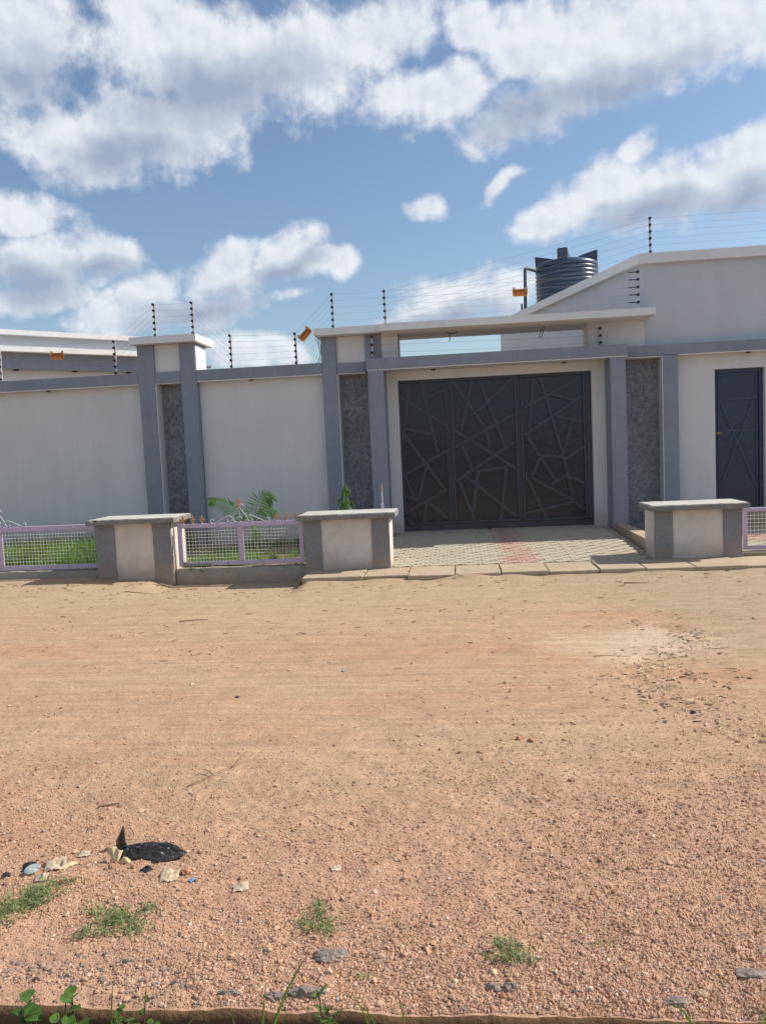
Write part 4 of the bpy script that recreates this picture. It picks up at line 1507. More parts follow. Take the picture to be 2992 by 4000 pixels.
def blades(xy, z, h, w, bend, rng):
    """arrays of blades -> verts, tris"""
    n = len(xy)
    a = rng.random(n) * 2 * np.pi
    ca, sa = np.cos(a), np.sin(a)
    b = rng.random(n) * 2 * np.pi
    bx_, by_ = np.cos(b) * bend, np.sin(b) * bend
    base = np.column_stack([xy, z])
    side = np.column_stack([ca, sa, np.zeros(n)]) * w[:, None] / 2
    p1 = base + np.column_stack([bx_ * h * .3, by_ * h * .3, h * (1 - .25 * bend)]) * np.array([1, 1, .62])
    p2 = base + np.column_stack([bx_ * h, by_ * h, h * np.clip(1 - .55 * bend, .15, 1)])
    V = np.stack([base - side, base + side, p1 - side * .75, p1 + side * .75, p2], 1)
    T0 = np.array([[0, 1, 3], [0, 3, 2], [2, 3, 4]])
    T = (np.arange(n)[:, None, None] * 5 + T0[None]).reshape(-1, 3)
    return V.reshape(-1, 3), T


def lawn(name, n, x0, x1, y0, y1, z, hmin, hmax, w, label, patch=0.0, seed=1):
    rng = np.random.default_rng(seed)
    x = rng.uniform(x0, x1, n)
    y = rng.uniform(y0, y1, n)
    keep = fbm(x * 1.6 + seed, y * 1.6, 3) + .5 > rng.uniform(patch, patch + .12, n) if patch > 0 else np.ones(n, bool)
    x, y = x[keep], y[keep]
    m = len(x)
    h = rng.uniform(hmin, hmax, m) * (.75 + .7 * (fbm(x * 2, y * 2 + 9, 2) + .5))
    V, T = blades(np.column_stack([x, y]), np.full(m, z), h, rng.uniform(w * .6, w * 1.4, m), rng.uniform(.15, .9, m), rng)
    o = fast_mesh(name, V, T, 'grassm')
    tag(o, label, 'grass', None, 'stuff')


lawn('tall_grass', 15000, -9.0, -4.35, 10.38, 12.7, .09, .16, .42, .010, 'tall green grass behind the left railing', 0, 3)
lawn('short_grass', 5200, -3.8, -1.3, 10.32, 12.9, .09, .06, .18, .009, 'patchy short grass behind the middle railing', .50, 4)
lawn('short_grass', 3200, -3.72, -2.85, 10.32, 11.1, .09, .08, .20, .009, 'grass at the foot of the middle railing', 0, 5)

LEAF_T = [(0, 1, 4), (1, 2, 4), (2, 3, 4), (3, 0, 4)]


def leaf_poly(mb, p, d, nrm, L, W, droop=.25, notch=False):
    d = Vector(d).normalized()
    s = d.cross(Vector(nrm)).normalized()
    n = s.cross(d).normalized()
    p = Vector(p)
    st = [(0, .08), (.18, .62), (.45, 1.0), (.75, .72), (1.0, .05)]
    vs = []
    for t, w in st:
        c = p + d * L * t - Vector((0, 0, 1)) * droop * L * t * t
        vs += [c - s * W / 2 * w + n * W * .12 * w, c, c + s * W / 2 * w + n * W * .12 * w]
    fs = []
    for i in range(len(st) - 1):
        a, b = i * 3, i * 3 + 3
        fs += [(a, a + 1, b + 1, b), (a + 1, a + 2, b + 2, b + 1)]
    mb.add(vs, fs)


def bush(name, label, base, stems, n, L, W, spread, h, mat='leaf', seed=1, cat='plant', droop=.3, up_=.3, group=None):
    rr = random.Random(seed)
    r = empty(name, base, label, cat, group)
    mb = MB()
    tips = []
    for i in range(stems):
        a = rr.uniform(0, 6.28)
        q = Vector(base) + Vector((math.cos(a) * spread * .7 * rr.random(), math.sin(a) * spread * .7 * rr.random(), h * rr.uniform(.75, 1)))
        m_ = Vector(base).lerp(q, .5) + Vector((rr.uniform(-.03, .03) * spread * 8, 0, 0))
        mb.tube([Vector(base), m_, q], .004, 5, .0015)
        tips.append((m_, q))
    mb.build('stem', 'bark', r)
    mb = MB()
    for i in range(n):
        m_, q = rr.choice(tips)
        p = m_.lerp(q, rr.uniform(-.3, 1.02))
        a = rr.uniform(0, 6.28)
        leaf_poly(mb, p, (math.cos(a), math.sin(a), up_ + rr.uniform(-.3, .3)), (0, 0, 1), L * rr.uniform(.6, 1.2), W * rr.uniform(.7, 1.2), droop)
    mb.build('foliage', mat, r)
    return r


# young palm
palm = empty('young_palm', (-3.05, 11.5, .1), 'young palm seedling with two arching fronds behind the middle railing', 'palm')
mb = MB()
mb.tube([(-3.03, 11.5, .05), (-3.035, 11.5, .30), (-3.06, 11.5, .55)], .016, 8, .011)
mb.build('trunk', 'bark', palm, True)


def frond(P, n, L, hang, seed):
    rr = random.Random(seed)
    P = [Vector(p) for p in P]
    C = []
    for i in range(len(P) - 1):
        p0, p1, p2, p3 = P[max(i - 1, 0)], P[i], P[i + 1], P[min(i + 2, len(P) - 1)]
        for t in np.linspace(0, 1, 8, endpoint=False):
            t = float(t)
            C.append(.5 * ((2 * p1) + (p2 - p0) * t + (2 * p0 - 5 * p1 + 4 * p2 - p3) * t * t + (3 * p1 - p0 - 3 * p2 + p3) * t ** 3))
    C.append(P[-1])
    mb = MB()
    mb.tube(C, .0075, 5, .002)
    for i in range(n):
        t = .22 + .78 * i / n
        f = t * (len(C) - 1)
        k = min(int(f), len(C) - 2)
        p = C[k].lerp(C[k + 1], f - k)
        d = (C[k + 1] - C[k]).normalized()
        side = d.cross(Vector((0, -1, .35))).normalized()
        l_ = L * (math.sin(math.pi * min(1, .2 + .75 * t)) * .75 + .3) * rr.uniform(.85, 1.1)
        for s in (1, -1):
            q = (d * .75 + side * s * .7 + Vector((0, 0, -hang)) + Vector((rr.uniform(-.08, .08),) * 3)).normalized()
            leaf_poly(mb, p, q, (0, -1, .5), l_, .014, .35 * hang + .1)
    return mb.build('frond', 'palm', palm)


frond([(-3.06, 11.5, .54), (-3.12, 11.47, .68), (-3.30, 11.4, .83), (-3.50, 11.32, .93), (-3.60, 11.28, .95)], 32, .17, .25, 1)
frond([(-3.05, 11.5, .54), (-3.00, 11.5, .75), (-2.93, 11.5, .93), (-2.83, 11.48, .985), (-2.73, 11.45, .94)], 32, .21, .6, 2)
frond([(-3.05, 11.5, .54), (-2.98, 11.52, .66), (-2.85, 11.55, .78), (-2.70, 11.6, .74)], 20, .17, .6, 3)
frond([(-3.06, 11.5, .5), (-3.14, 11.55, .62), (-3.22, 11.6, .66), (-3.30, 11.6, .60)], 20, .15, .5, 4)
frond([(-3.05, 11.5, .45), (-3.02, 11.4, .50), (-2.95, 11.3, .45), (-2.90, 11.25, .36)], 16, .14, .5, 5)

# drooping tree seedling left of the gate column
sg = empty('tree_seedling', (-1.66, 11.5, .1), 'bright green drooping tree seedling behind the plinth left of the driveway', 'sapling')
mb = MB()
mb.tube([(-1.66, 11.5, .05), (-1.665, 11.5, .6), (-1.64, 11.5, 1.10)], .010, 6, .004)
mb.build('trunk', 'bark', sg)
mb = MB()
rr = random.Random(9)
for i in range(150):
    z = rr.uniform(.45, 1.10)
    a = rr.uniform(0, 6.28)
    sp = .11 * (1.15 - z) / .4 + .02
    sp = min(sp, .16)
    p = Vector((-1.65 + math.cos(a) * sp * rr.random(), 11.5 + math.sin(a) * sp * rr.random(), z))
    leaf_poly(mb, p, (math.cos(a) * .45, math.sin(a) * .45, -.9 + rr.uniform(-.1, .5)), (math.cos(a), math.sin(a), .5), rr.uniform(.07, .13), .022, .1)
mb.build('foliage', 'leaf', sg)

bush('leafy_shrub', 'green leaf tips showing over the cap of the left plinth', (-4.27, 10.95, .1), 7, 130, .13, .022, .18, .66, 'leaf', 4, 'shrub', .35, .5)
bush('broadleaf_weed', 'broad-leaved weed among the grass beside the left plinth', (-5.0, 10.55, .1), 5, 40, .06, .035, .1, .40, 'leaf', 5, 'weed')
bush('broadleaf_weed', 'tall thin weed above the grass in the left railing', (-5.86, 10.6, .1), 3, 22, .05, .03, .10, .50, 'leaf', 6, 'weed')
bush('broadleaf_weed', 'leafy weed in the grass at the left railing post', (-6.05, 10.5, .1), 4, 34, .06, .035, .12, .36, 'leaf', 7, 'weed')
bush('broadleaf_weed', 'small dark weed by the wall at the right of the palm', (-2.42, 11.7, .1), 5, 40, .06, .035, .12, .22, 'leaf', 8, 'weed')
bush('broadleaf_weed', 'low broad-leaved weed behind the middle railing mesh', (-2.55, 10.6, .1), 5, 45, .055, .04, .16, .12, 'leaf', 18, 'weed')
bush('broadleaf_weed', 'tiny weed growing at the foot of the black gate', (.50, 13.20, .17), 4, 40, .05, .02, .12, .05, 'leaf', 19, 'weed')
# creeping stems over the low wall beside the left plinth
cr = MB()
rr = random.Random(3)
for i in range(16):
    x = -3.6 + rr.uniform(-.05, .6) * (1 if i % 3 else .3)
    pts = [Vector((x, 10.08, .17))]
    for k in range(5):
        pts.append(pts[-1] + Vector((rr.uniform(-.05, .04), -.018 if k < 2 else rr.uniform(-.01, .003), rr.uniform(-.045, .012) if k else .03)))
    cr.tube(pts, .0022, 4)
    for p in pts[1:]:
        leaf_poly(cr, p, (rr.uniform(-1, 1), -.4, rr.uniform(-.6, .4)), (0, -1, .3), .035, .006, .2)
tag(cr.build('creeper', 'grasst'), 'thin dry creeper hanging over the middle low wall', 'creeper')


# wiry grass on the road edge
def tuft(label, spots, n, seed, hh=(.022, .062)):
    n = int(n * .28)
    spots = [(a, b, c * 1.15, d * 1.15, w) for a, b, c, d, w in spots]
    rng = np.random.default_rng(seed)
    xs, ys = [], []
    for (cx, cy, sx, sy, wgt) in spots:
        k = int(n * wgt)
        xs.append(rng.normal(cx, sx, k))
        ys.append(rng.normal(cy, sy, k))
    x, y = np.concatenate(xs), np.concatenate(ys)
    m = len(x)
    V, T = blades(np.column_stack([x, y]), ground_z(x, y) - .001, rng.uniform(*hh, m), rng.uniform(.003, .0065, m), rng.uniform(.5, 1.7, m), rng)
    org = Vector((float(x.mean()), float(y.mean()), 0))
    o = fast_mesh('grass_tuft', V - np.array(org), T, 'grasst')
    o.location = org
    tag(o, label, 'grass tuft', 'wiry grass tufts by the gutter')


tuft('long patch of wiry grass at the left picture edge below the litter', [(-1.60, 2.70, .035, .035, .3), (-1.64, 2.62, .045, .03, .3), (-1.70, 2.54, .05, .03, .35), (-1.72, 2.46, .03, .02, .12), (-1.55, 2.78, .04, .012, .06)], 1900, 1)
tuft('wiry grass patch in front of the black plastic bag', [(-1.24, 2.55, .045, .028, .4), (-1.20, 2.50, .04, .02, .25), (-1.33, 2.60, .018, .018, .1), (-1.16, 2.61, .02, .015, .1), (-1.31, 2.45, .022, .012, .1), (-1.13, 2.48, .025, .012, .08)], 1100, 2)
tuft('narrow grass tuft in the middle just behind the grey rock', [(-.535, 2.57, .018, .03, .45), (-.54, 2.51, .028, .014, .25), (-.55, 2.65, .012, .012, .1), (-.48, 2.50, .02, .01, .1), (-.59, 2.53, .015, .008, .08)], 520, 3)
tuft('grass tuft right of centre near the kerb with a clod beside it', [(.10, 2.38, .025, .022, .5), (.08, 2.44, .015, .012, .15), (.13, 2.35, .03, .012, .3)], 460, 4)
tuft('tiny grass sprig on the gravel right of the other tufts', [(.40, 2.465, .010, .008, 1)], 45, 5, (.015, .035))
tuft('small grass sprig between grey rock and kerb', [(-.373, 2.284, .016, .010, 1)], 70, 6, (.015, .04))

# gutter weeds
bush('gutter_weed', 'round-leaved weed in the gutter at the bottom left corner', (-1.27, 1.99, -.36), 10, 90, .045, .038, .13, .455, 'leaf', 31, 'weed', .2, .5)
bush('gutter_weed', 'round-leaved weed in the gutter right of the corner one', (-1.14, 1.99, -.36), 10, 90, .045, .038, .11, .48, 'leaf', 32, 'weed', .2, .5)
bush('gutter_weed', 'small-leaved weed by the gutter below the long grass blade', (-.93, 1.99, -.36), 9, 110, .026, .02, .10, .49, 'leaf', 33, 'weed', .2, .4)
bush('gutter_weed', 'feathery weed poking over the kerb at bottom centre', (-.40, 1.99, -.36), 6, 130, .035, .012, .06, .53, 'leaf', 34, 'weed', .2, .6)


def long_grass(label, paths, w=.009):
    r = empty('grass_clump', paths[0][0], label, 'grass')
    for P in paths:
        P = [Vector(p) for p in P]
        C = [P[0].lerp(P[1], t).lerp(P[1].lerp(P[2], t), t) for t in [i / 8 for i in range(9)]]
        vs, fs = [], []
        for i, c in enumerate(C):
            d = (C[min(i + 1, 8)] - C[max(i - 1, 0)]).normalized()
            s = d.cross(Vector((0, -1, .4))).normalized() * w / 2 * (1 - (i / 8) ** 2 * .95)
            vs += [c - s, c + Vector((0, .002, -.001)), c + s]
        for i in range(8):
            a = i * 3
            fs += [(a, a + 1, a + 4, a + 3), (a + 1, a + 2, a + 5, a + 4)]
        mk('blade', vs, fs, 'grassm', r)


long_grass('long grass blades rising out of the gutter left of centre', [[(-.62, 1.98, -.36), (-.60, 1.97, .08), (-.43, 1.97, .29)], [(-.62, 1.98, -.36), (-.585, 1.97, .05), (-.56, 1.96, .19)], [(-.63, 1.98, -.36), (-.64, 1.97, .0), (-.66, 1.96, .12)]], .012)
long_grass('thin arching grass blades in the gutter at bottom centre', [[(-.24, 1.98, -.36), (-.25, 1.96, .08), (-.34, 1.96, .19)], [(-.24, 1.98, -.36), (-.23, 1.96, .1), (-.31, 1.95, .15)], [(-.19, 1.98, -.36), (-.18, 1.96, .1), (-.21, 1.96, .18)], [(-.26, 1.98, -.36), (-.28, 1.95, .1), (-.42, 1.95, .12)]], .008)
long_grass('arched grass blade over the kerb at the bottom right', [[(.60, 1.98, -.36), (.58, 1.96, .20), (.47, 1.97, .15)], [(.71, 1.98, -.36), (.70, 1.96, .05), (.715, 1.96, .17)]], .010)
long_grass('grass blades by the small weeds in the left gutter', [[(-1.02, 1.98, -.36), (-1.01, 1.97, .06), (-.985, 1.97, .19)], [(-1.02, 1.98, -.36), (-1.03, 1.97, .10), (-.95, 1.96, .115)], [(-.86, 1.98, -.36), (-.87, 1.97, .05), (-.74, 1.97, .10)]], .009)

# ------------------------------------------------------------------ litter
def sheet(name, mat, label, cat, origin, nu, nv, fn, parent=None):
    org = Vector(origin)
    vs, fs = [], []
    for j in range(nv + 1):
        for i in range(nu + 1):
            vs.append(org + Vector(fn(i / nu, j / nv)))
    for j in range(nv):
        for i in range(nu):
            q = j * (nu + 1) + i
            fs.append((q, q + 1, q + nu + 2, q + nu + 1))
    if parent is None:
        me = bpy.data.meshes.new(name)
        me.from_pydata([tuple(v - org) for v in vs], [], fs)
        me.materials.append(M[mat])
        me.polygons.foreach_set('use_smooth', [True] * len(me.polygons))
        o = bpy.data.objects.new(name, me)
        COL.objects.link(o)
        o.location = org
        ORG[o] = org
    else:
        o = mk(name, vs, fs, mat, parent, True)
    so_ = o.modifiers.new('thickness', 'SOLIDIFY')
    so_.thickness = .0012
    if label:
        tag(o, label, cat)
    return o


F1 = lambda x, y: float(fbm(np.array(x), np.array(y), 3))
gz = lambda x, y: float(ground_z(np.array([x]), np.array([y]))[0])
bag = empty('plastic_bag', (-1.30, 3.0, gz(-1.3, 3.0)), 'crumpled black plastic bag with one pointed flap standing up', 'plastic bag')


def hump(u, v):
    prof = np.interp(u, [0, .06, .22, .45, .62, .80, .93, 1], [.35, .50, .62, .85, 1.0, .80, .45, .08])
    wid = np.interp(u, [0, .1, .3, .6, .85, 1], [.55, .75, .95, 1.0, .8, .2])
    env = max(0.0, math.sin(math.pi * v)) ** .7
    w1 = v * 5.2 + 1.1 * u + 1.6 * F1(u * 2.2 + 1, v * 1.5)
    w2 = v * 11 - 1.5 * u + 2.2 * F1(u * 4 + 7, v * 2)
    ridge = (1 - abs(2 * (w1 % 1) - 1)) * .65 + (1 - abs(2 * (w2 % 1) - 1)) * .35
    crum = F1(u * 14 + 3, v * 8)
    z = .002 + .020 * prof * env + (.020 * ridge + .016 * crum) * env * (.5 + .5 * prof)
    x = -.115 + .262 * u + .016 * F1(u * 7, v * 5 + 8)
    return (x, (v - .5) * .13 * wid + .03 * F1(u * 6 + 9, v * 3) - .03 * u * u + .012, max(.001, z))


sheet('bag_body', 'bag', None, None, (-1.30, 3.0, gz(-1.3, 3.0)), 90, 60, hump, bag)


def knot(u, v):
    a = 2 * math.pi * u
    r_ = (.030 - .018 * v) * (1 + .6 * F1(u * 6 + 2, v * 5))
    return (math.cos(a) * r_ * 1.2, math.sin(a) * r_, .001 + .035 * v + .012 * F1(u * 5, v * 6 + 4))


sheet('bag_knot', 'bag', None, None, (-1.405, 2.985, gz(-1.4, 2.985)), 24, 8, knot, bag)


def flap(u, v):
    w = np.interp(v, [0, .15, .45, .8, 1], [.030, .033, .026, .010, .001])
    cx = np.interp(v, [0, .4, 1], [-.004, -.004, .012])
    return (cx + (u - .5) * 2 * w * .72, .016 * abs(2 * u - 1) + .010 * F1(u * 4, v * 3), .098 * v + .006 * F1(u * 5, v * 4 + 3) * (1 - v))


sheet('bag_flap', 'bag', None, None, (-1.440, 3.03, gz(-1.44, 3.03)), 12, 14, flap, bag)
sheet('husk', 'husk', 'pale fan-shaped husk standing in front of the black bag', 'husk', (-1.418, 2.935, gz(-1.418, 2.935)), 14, 10,
      lambda u, v: ((u - .5) * (.016 + .050 * v) - .012 * v, .006 * math.sin(14 * u) * v + .020 * v, .003 + .055 * v * (1 - .9 * abs(u - .45) ** 1.5) + .012 * F1(u * 12, v * 2) * v))
sheet('husk', 'husk', 'short pale husk curl lying right of the fan-shaped one', 'husk', (-1.385, 2.945, gz(-1.385, 2.945)), 10, 8,
      lambda u, v: ((u - .5) * .045, (v - .5) * .02, .004 + .020 * math.sin(math.pi * v) * math.sin(math.pi * u) + .004 * F1(u * 6, v * 5)))


def rag(cx, cy, w, d, h, rot, name, mat, label, cat, seed):
    c, s = math.cos(rot), math.sin(rot)
    base = gz(cx, cy)

    def fn(u, v):
        x, y = (u - .5) * w, (v - .5) * d
        edge = 1 + .35 * F1(u * 3 + seed, v * 3)
        x *= edge
        y *= 1 + .35 * F1(v * 3 + seed, u * 3 + 5)
        z = .003 + h * .62 * max(0, F1(u * 3 + seed, v * 3 + 2) + .42) * (math.sin(math.pi * u) * .75 + .25) * (math.sin(math.pi * v) * .75 + .25) * 1.6 + .35 * h * F1(u * 9, v * 9 + seed)
        gx_, gy_ = x * c - y * s, x * s + y * c
        return (gx_, gy_, max(.002, z) + gz(cx + gx_, cy + gy_) - base)
    return sheet(name, mat, label, cat, (cx, cy, base), 16, 12, fn)


rag(-1.655, 2.90, .085, .10, .050, .5, 'sack_scrap', 'paper', 'torn beige sack scrap above the left grass patch', 'scrap', 1)
rag(-1.655, 2.80, .05, .05, .022, .2, 'sack_scrap', 'paper', 'small beige sack scrap touching the top of the grass patch', 'scrap', 2)
rag(-1.60, 2.895, .075, .018, .016, .85, 'sack_scrap', 'husk', 'long narrow pale strip beside the beige sack scrap', 'scrap', 3)
rag(-1.575, 2.985, .05, .04, .018, .3, 'sack_scrap', 'paper', 'flat beige scrap half buried right of the torn sack', 'scrap', 4)
rag(-1.160, 2.84, .07, .09, .028, .1, 'sack_scrap', 'paper', 'crumpled fibrous beige scrap left of the orange shard', 'scrap', 5)
rag(-1.265, 2.875, .035, .045, .022, .9, 'plastic_scrap', 'scrap', 'small dark plastic scrap below the black bag', 'scrap', 6)
rag(-1.765, 2.90, .05, .07, .020, .4, 'plastic_scrap', 'scrap', 'dark burnt scrap beside the grey-blue lid', 'scrap', 7)
rag(-1.822, 2.84, .03, .03, .018, .4, 'plastic_scrap', 'scrap', 'dark scrap at the left picture edge', 'scrap', 8)
rag(-1.585, 2.61, .022, .02, .012, .4, 'plastic_scrap', 'scrap', 'little black scrap under the lower side of the grass patch', 'scrap', 9)
rag(-1.062, 2.81, .026, .024, .010, .7, 'wrapper', 'blue', 'small light blue wrapper right of the orange shard', 'wrapper', 10)
rag(-.86, 2.76, .06, .06, .018, .3, 'dry_leaves', 'paper', 'dry brown leaf clump on the gravel right of the litter', 'leaves', 11)
rag(-.525, 2.90, .04, .04, .010, .3, 'dry_leaves', 'paper', 'pale dry leaf clump in the middle of the gravel', 'leaves', 12)
rag(.95, 2.19, .04, .03, .012, .3, 'plastic_scrap', 'scrap', 'dark scrap beside the kerb at the bottom right', 'scrap', 13)
sheet('plastic_disc', 'lid', 'oval grey-blue plastic piece left of the beige sack', 'plastic piece', (-1.722, 2.848, gz(-1.722, 2.848) + .004), 12, 12,
      lambda u, v: ((math.sqrt(v) * .028 * math.cos(6.283 * u)) + .3 * math.sqrt(v) * .014 * math.sin(6.283 * u), math.sqrt(v) * .022 * math.sin(6.283 * u), .010 * v * math.sin(6.283 * u) + .012 - .004 * v))


def rock(name, label, mat, x, y, sx, sy, sz, seed, cat='stone', group='loose stones on the road', sink=.35):
    bm = bmesh.new()
    bmesh.ops.create_icosphere(bm, subdivisions=3, radius=1)
    rr = random.Random(seed)
    ox, oy = rr.uniform(0, 50), rr.uniform(0, 50)
    for v in bm.verts:
        c = v.co.copy()
        k = 1 + 1.0 * F1(c.x * 1.5 + ox + c.z, c.y * 1.5 + oy - c.z) + .55 * F1(c.x * 5 + oy, c.y * 5 + c.z * 4 + ox)
        v.co = Vector((c.x * sx * k, c.y * sy * k, c.z * sz * k))
    bmesh.ops.rotate(bm, verts=bm.verts, matrix=Matrix.Rotation(rr.uniform(0, 6.28), 3, 'Z') if sx == sy else Matrix.Identity(3))
    bmesh.ops.recalc_face_normals(bm, faces=bm.faces)
    me = bpy.data.meshes.new(name)
    bm.to_mesh(me)
    bm.free()
    me.materials.append(M[mat])
    o = bpy.data.objects.new(name, me)
    COL.objects.link(o)
    o.location = (x, y, gz(x, y) + sz * (1 - 2 * (sink if mat != 'rock' else .5)))
    return tag(o, label, cat, group)


rock('tar_lump', 'flat grey tar-like rock at bottom centre below a grass tuft', 'rock', -.453, 2.365, .058, .030, .022, 1, 'rock')
for i, (x, y, a, b, c, lab) in enumerate([
        (-.505, 2.190, .055, .016, .018, 'grey broken edge lump at the kerb below the flat rock'),
        (-.60, 2.178, .035, .014, .014, 'grey edge lump at the kerb left of the broken one'),
        (-.735, 2.190, .040, .016, .015, 'dark grey lump by the kerb left of the long grass blade'),
        (.045, 2.236, .026, .016, .015, 'left of two rounded grey lumps near the kerb right of centre'),
        (.10, 2.236, .024, .016, .016, 'right of two rounded grey lumps near the kerb right of centre'),
        (.56, 2.192, .034, .016, .010, 'grey lump at the kerb towards the bottom right'),
        (.81, 2.32, .05, .022, .012, 'flat grey rock at the right picture edge')]):
    rock('tar_lump', lab, 'rock', x, y, a, b, c, 40 + i, 'rock', 'grey lumps along the old kerb')
for i, (x, y, a, lab, mt) in enumerate([
        (-.137, 2.53, .013, 'tan stone pair on the gravel right of centre', 'stone'),
        (.637, 2.222, .017, 'pale yellow stone near the kerb at bottom right', 'stone'),
        (.615, 2.62, .012, 'pale flat stone on the gravel at the right', 'stone'),
        (.42, 2.73, .011, 'red-brown stone on the right gravel', 'shard'),
        (.279, 4.228, .021, 'left of two brown stones on the smooth sand', 'shard'),
        (.339, 4.205, .019, 'right of two brown stones on the smooth sand', 'shard'),
        (1.505, 5.41, .030, 'rounded tan stone among the chips on the right', 'stone'),
        (.145, 2.43, .016, 'pale clod beside the grass tuft right of centre', 'stone'),
        (-.665, 2.385, .014, 'orange-tan stone left of the flat grey rock', 'stone'),
        (.05, 2.30, .012, 'cream stone just behind the two rounded lumps', 'husk'),
        (.07, 2.20, .010, 'reddish stone close to the kerb right of centre', 'shard'),
        (1.10, 5.05, .022, 'tan stone at the near end of the chips', 'stone'),
        (1.30, 4.62, .014, 'dark stone at the bottom of the chip trail', 'scrap'),
        (-1.50, 5.0, .012, 'small dark stone on the left smooth sand', 'scrap'),
        (-1.103, 2.86, .020, 'rounded orange brick shard beside the blue wrapper', 'shard')]):
    rock('stone', lab, mt, x, y, a, a * .85, a * .65, 70 + i)


def twig(label, P, r_):
    mb = MB()
    for pts in P:
        mb.tube([(x, y, gz(x, y) + h) for x, y, h in pts], r_, 5, r_ * .4)
    tag(mb.build('twig', 'twig'), label, 'twig', 'dry twigs on the road')


twig('thin dry twig with a fork lying on the left sand', [[(-1.36, 3.62, .008), (-1.27, 3.74, .014), (-1.16, 3.92, .010)], [(-1.27, 3.74, .014), (-1.32, 3.78, .02), (-1.34, 3.80, .012)], [(-1.20, 3.86, .012), (-1.18, 3.95, .03), (-1.17, 4.02, .03)]], .0026)
twig('straight twig lying in front of the ash stain', [[(.95, 5.93, .008), (1.05, 5.95, .008), (1.22, 5.92, .006)]], .0035)
twig('dark twig on the road at the far left', [[(-2.75, 7.4, .008), (-2.6, 7.43, .012), (-2.48, 7.45, .008)]], .006)
twig('short dark twig on the left sand', [[(-1.72, 3.42, .008), (-1.62, 3.44, .010)]], .006)
twig('brown twig near the left plinth on the road', [[(-4.05, 9.15, .01), (-3.85, 9.17, .014), (-3.7, 9.15, .01)]], .006)
twig('thin twig beside the drain slabs at the right', [[(1.75, 8.75, .008), (2.0, 8.72, .012)]], .007)

# ------------------------------------------------------------------ gravel, chips (too many to count)
def ico():
    t = (1 + 5 ** .5) / 2
    v = np.array([(-1, t, 0), (1, t, 0), (-1, -t, 0), (1, -t, 0), (0, -1, t), (0, 1, t), (0, -1, -t), (0, 1, -t), (t, 0, -1), (t, 0, 1), (-t, 0, -1), (-t, 0, 1)], float)
    v /= np.linalg.norm(v[0])
    f = np.array([(0, 11, 5), (0, 5, 1), (0, 1, 7), (0, 7, 10), (0, 10, 11), (1, 5, 9), (5, 11, 4), (11, 10, 2), (10, 7, 6), (7, 1, 8), (3, 9, 4), (3, 4, 2), (3, 2, 6), (3, 6, 8), (3, 8, 9), (4, 9, 5), (2, 4, 11), (6, 2, 10), (8, 6, 7), (9, 8, 1)])
    return v, f


def octa():
    v = np.array([(1, 0, 0), (-1, 0, 0), (0, 1, 0), (0, -1, 0), (0, 0, 1), (0, 0, -1)], float)
    f = np.array([(0, 2, 4), (2, 1, 4), (1, 3, 4), (3, 0, 4), (2, 0, 5), (1, 2, 5), (3, 1, 5), (0, 3, 5)])
    return v, f


PAL = np.array([(.475, .29, .192), (.515, .335, .23), (.435, .245, .16), (.53, .39, .28), (.30, .165, .105), (.36, .31, .28), (.17, .13, .115), (.58, .49, .39)])
PW = np.array([.32, .22, .24, .06, .11, .02, .015, .015])


def scatter(name, label, x, y, r, base, seed, flat=(.5, .9)):
    rng = np.random.default_rng(seed)
    n = len(x)
    v, f = base
    k = len(v)
    V = v[None] * (1 + rng.uniform(-.28, .28, (n, k, 1)))
    V = V * np.stack([rng.uniform(.75, 1.3, n), rng.uniform(.7, 1.1, n), rng.uniform(*flat, n)], -1)[:, None, :]
    a = rng.random(n) * 2 * np.pi
    c, s = np.cos(a)[:, None], np.sin(a)[:, None]
    X = V[..., 0] * c - V[..., 1] * s
    Y = V[..., 0] * s + V[..., 1] * c
    V = np.stack([X, Y, V[..., 2]], -1) * r[:, None, None]
    z = ground_z(x, y) + r * .25
    V = V + np.stack([x, y, z], -1)[:, None, :]
    T = (np.arange(n)[:, None, None] * k + f[None]).reshape(-1, 3)
    col = PAL[rng.choice(len(PAL), n, p=PW)] * rng.uniform(.8, 1.2, (n, 1))
    tone = np.concatenate([np.repeat(col[:, None], k, 1), np.ones((n, k, 1))], -1)
    o = fast_mesh(name, V.reshape(-1, 3), T, 'gravel', None, tone.reshape(-1, 4), False)
    return tag(o, label, 'gravel', None, 'stuff')


def pick(n, y0, y1, dens, seed, pw=1.0):
    """candidates inside the view wedge, kept by a density function"""
    rng = np.random.default_rng(seed)
    y = y0 + (y1 - y0) * rng.random(n) ** pw
    u = rng.uniform(-1, 1, n)
    x = -.094 * y + u * (.55 * y + .25)
    keep = rng.random(n) < dens(x, y)
    return x[keep], y[keep], rng


def d_near(x, y):
    patch = .35 + 1.3 * np.clip(fbm(x * 1.4 + 5, y * 1.8, 3) + .32, 0, 1)
    grow = sstep(4.6, 2.7, y - .35 * x * (x > -1)) * .95 + .05
    bare = 1 - .7 * np.exp(-(((x + 1.45) / .45) ** 2 + ((y - 2.36) / .10) ** 2))
    bare = bare * (1 - .93 * sstep(-.70, -.95, x) * sstep(2.225, 2.20, y))
    return np.clip(patch * grow * bare, 0, 1)


x, y, rng = pick(190000, 2.145, 5.0, d_near, 1, 1.5)
r = np.clip(rng.lognormal(math.log(.0029), .42, len(x)), .0015, .008)
scatter('fine_gravel', 'fine reddish gravel over the near road edge', x, y, r, octa(), 2)
x, y, rng = pick(7000, 2.15, 4.6, d_near, 3, 1.4)
r = np.clip(rng.lognormal(math.log(.0050), .38, len(x)), .0032, .012)
scatter('coarse_gravel', 'coarser pebbles among the near gravel', x, y, r, ico(), 4)


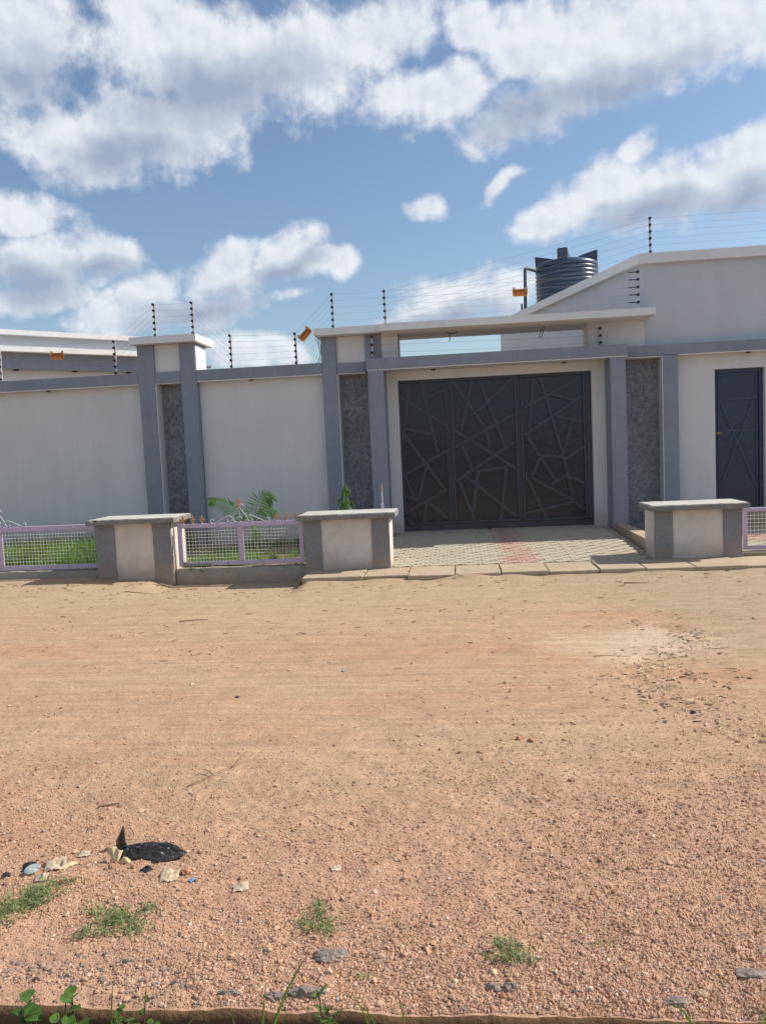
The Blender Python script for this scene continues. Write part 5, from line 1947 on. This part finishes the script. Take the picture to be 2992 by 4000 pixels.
def d_far(x, y):
    patch = np.clip((fbm(x * .9 + 25, y * 1.3 + 3, 3) + .18) * 2.2, .03, 1)
    deb = np.exp(-(((x - 1.35 - .1 * (y - 5.2)) / .35) ** 2 + ((y - 5.2) / .7) ** 2))
    rt = np.exp(-(((x - 1.65) / .4) ** 2 + ((y - 3.7) / .6) ** 2))
    wall = sstep(8.6, 9.5, y) * .5 * (x < -1.8)
    return np.clip(patch * .55 + .5 * deb + 1.2 * eroded(x, y) + rt + wall, 0, 1)


x, y, rng = pick(19000, 3.4, 9.75, d_far, 5, 1.0)
r = np.clip(rng.lognormal(math.log(.0045), .5, len(x)), .003, .019)
scatter('scattered_gravel', 'scattered small stones on the smooth road', x, y, r, octa(), 6, (.35, .7))
# dark crumbs along the remains of the old kerb
rng = np.random.default_rng(12)
n = 900
x = rng.uniform(-1.7, -.85, n)
y = 2.255 + .03 * np.sin(x * 9 + 1) + .03 * (x + 1.3) + rng.normal(0, .020, n) * (1 + (x > -1.3) * 1.4)
r = np.clip(rng.lognormal(math.log(.0042), .5, n), .002, .013)
PAL0, PW0 = PAL, PW
PAL = np.array([(.21, .17, .145), (.28, .20, .15), (.34, .225, .155), (.40, .27, .18), (.14, .12, .11)])
PW = np.array([.25, .25, .2, .2, .1])
scatter('old_kerb_crumbs', 'dark crumbs of broken tar along the left kerb', x, np.maximum(y, 2.15), r, ico(), 8, (.3, .6))
PAL, PW = PAL0, PW0


def flakes(name, label, x, y, L, W, mat, seed):
    rng = np.random.default_rng(seed)
    n = len(x)
    a = rng.normal(0, .55, n) + np.where(rng.random(n) < .25, 1.2, 0)
    d = np.stack([np.cos(a), np.sin(a), rng.normal(0, .10, n)], -1) * L[:, None] / 2
    s = np.stack([-np.sin(a), np.cos(a), rng.normal(0, .35, n)], -1) * W[:, None] / 2
    c = np.stack([x, y, ground_z(x, y) + .004 + np.abs(d[:, 2])], -1)
    h = np.array([0, 0, .0025])
    V = np.stack([c - d - s, c + d - s * .6, c + d * .8 + s, c - d * .9 + s * .7, c - d * .5 + h * 2, c + d * .5 + h * 2], 1)
    T0 = np.array([[0, 1, 5], [0, 5, 4], [1, 2, 5], [2, 3, 4], [2, 4, 5], [3, 0, 4], [1, 0, 3], [1, 3, 2]])
    T = (np.arange(n)[:, None, None] * 6 + T0[None]).reshape(-1, 3)
    o = fast_mesh(name, V.reshape(-1, 3), T, mat)
    tag(o, label, 'litter', None, 'stuff')


def d_chip(x, y):
    deb = np.exp(-(((x - 1.40 - .2 * (y - 5.2)) / .30) ** 2 + ((y - 5.25) / .55) ** 2))
    rim = np.exp(-(((x - 1.9) / .35) ** 2 + ((y - 6.3) / .4) ** 2)) * .6
    return np.clip(.4 * deb + eroded(x + .05, y) + .5 * rim, 0, 1)


x, y, rng = pick(9000, 4.0, 7.4, d_chip, 21, 1.0)
x, y = x[:330], y[:330]
flakes('wood_chips', 'pale dry chips and husks trailing across the right of the road', x, y, rng.uniform(.015, .06, len(x)), rng.uniform(.006, .018, len(x)), 'chip', 22)
x, y, rng = pick(1000, 4.5, 9.8, lambda x, y: .15 + .75 * sstep(8.5, 9.5, y), 23, .6)
flakes('straw_bits', 'thin straw and leaf bits along the far side of the road', x, y, rng.uniform(.02, .10, len(x)), rng.uniform(.003, .010, len(x)), 'twig', 24)
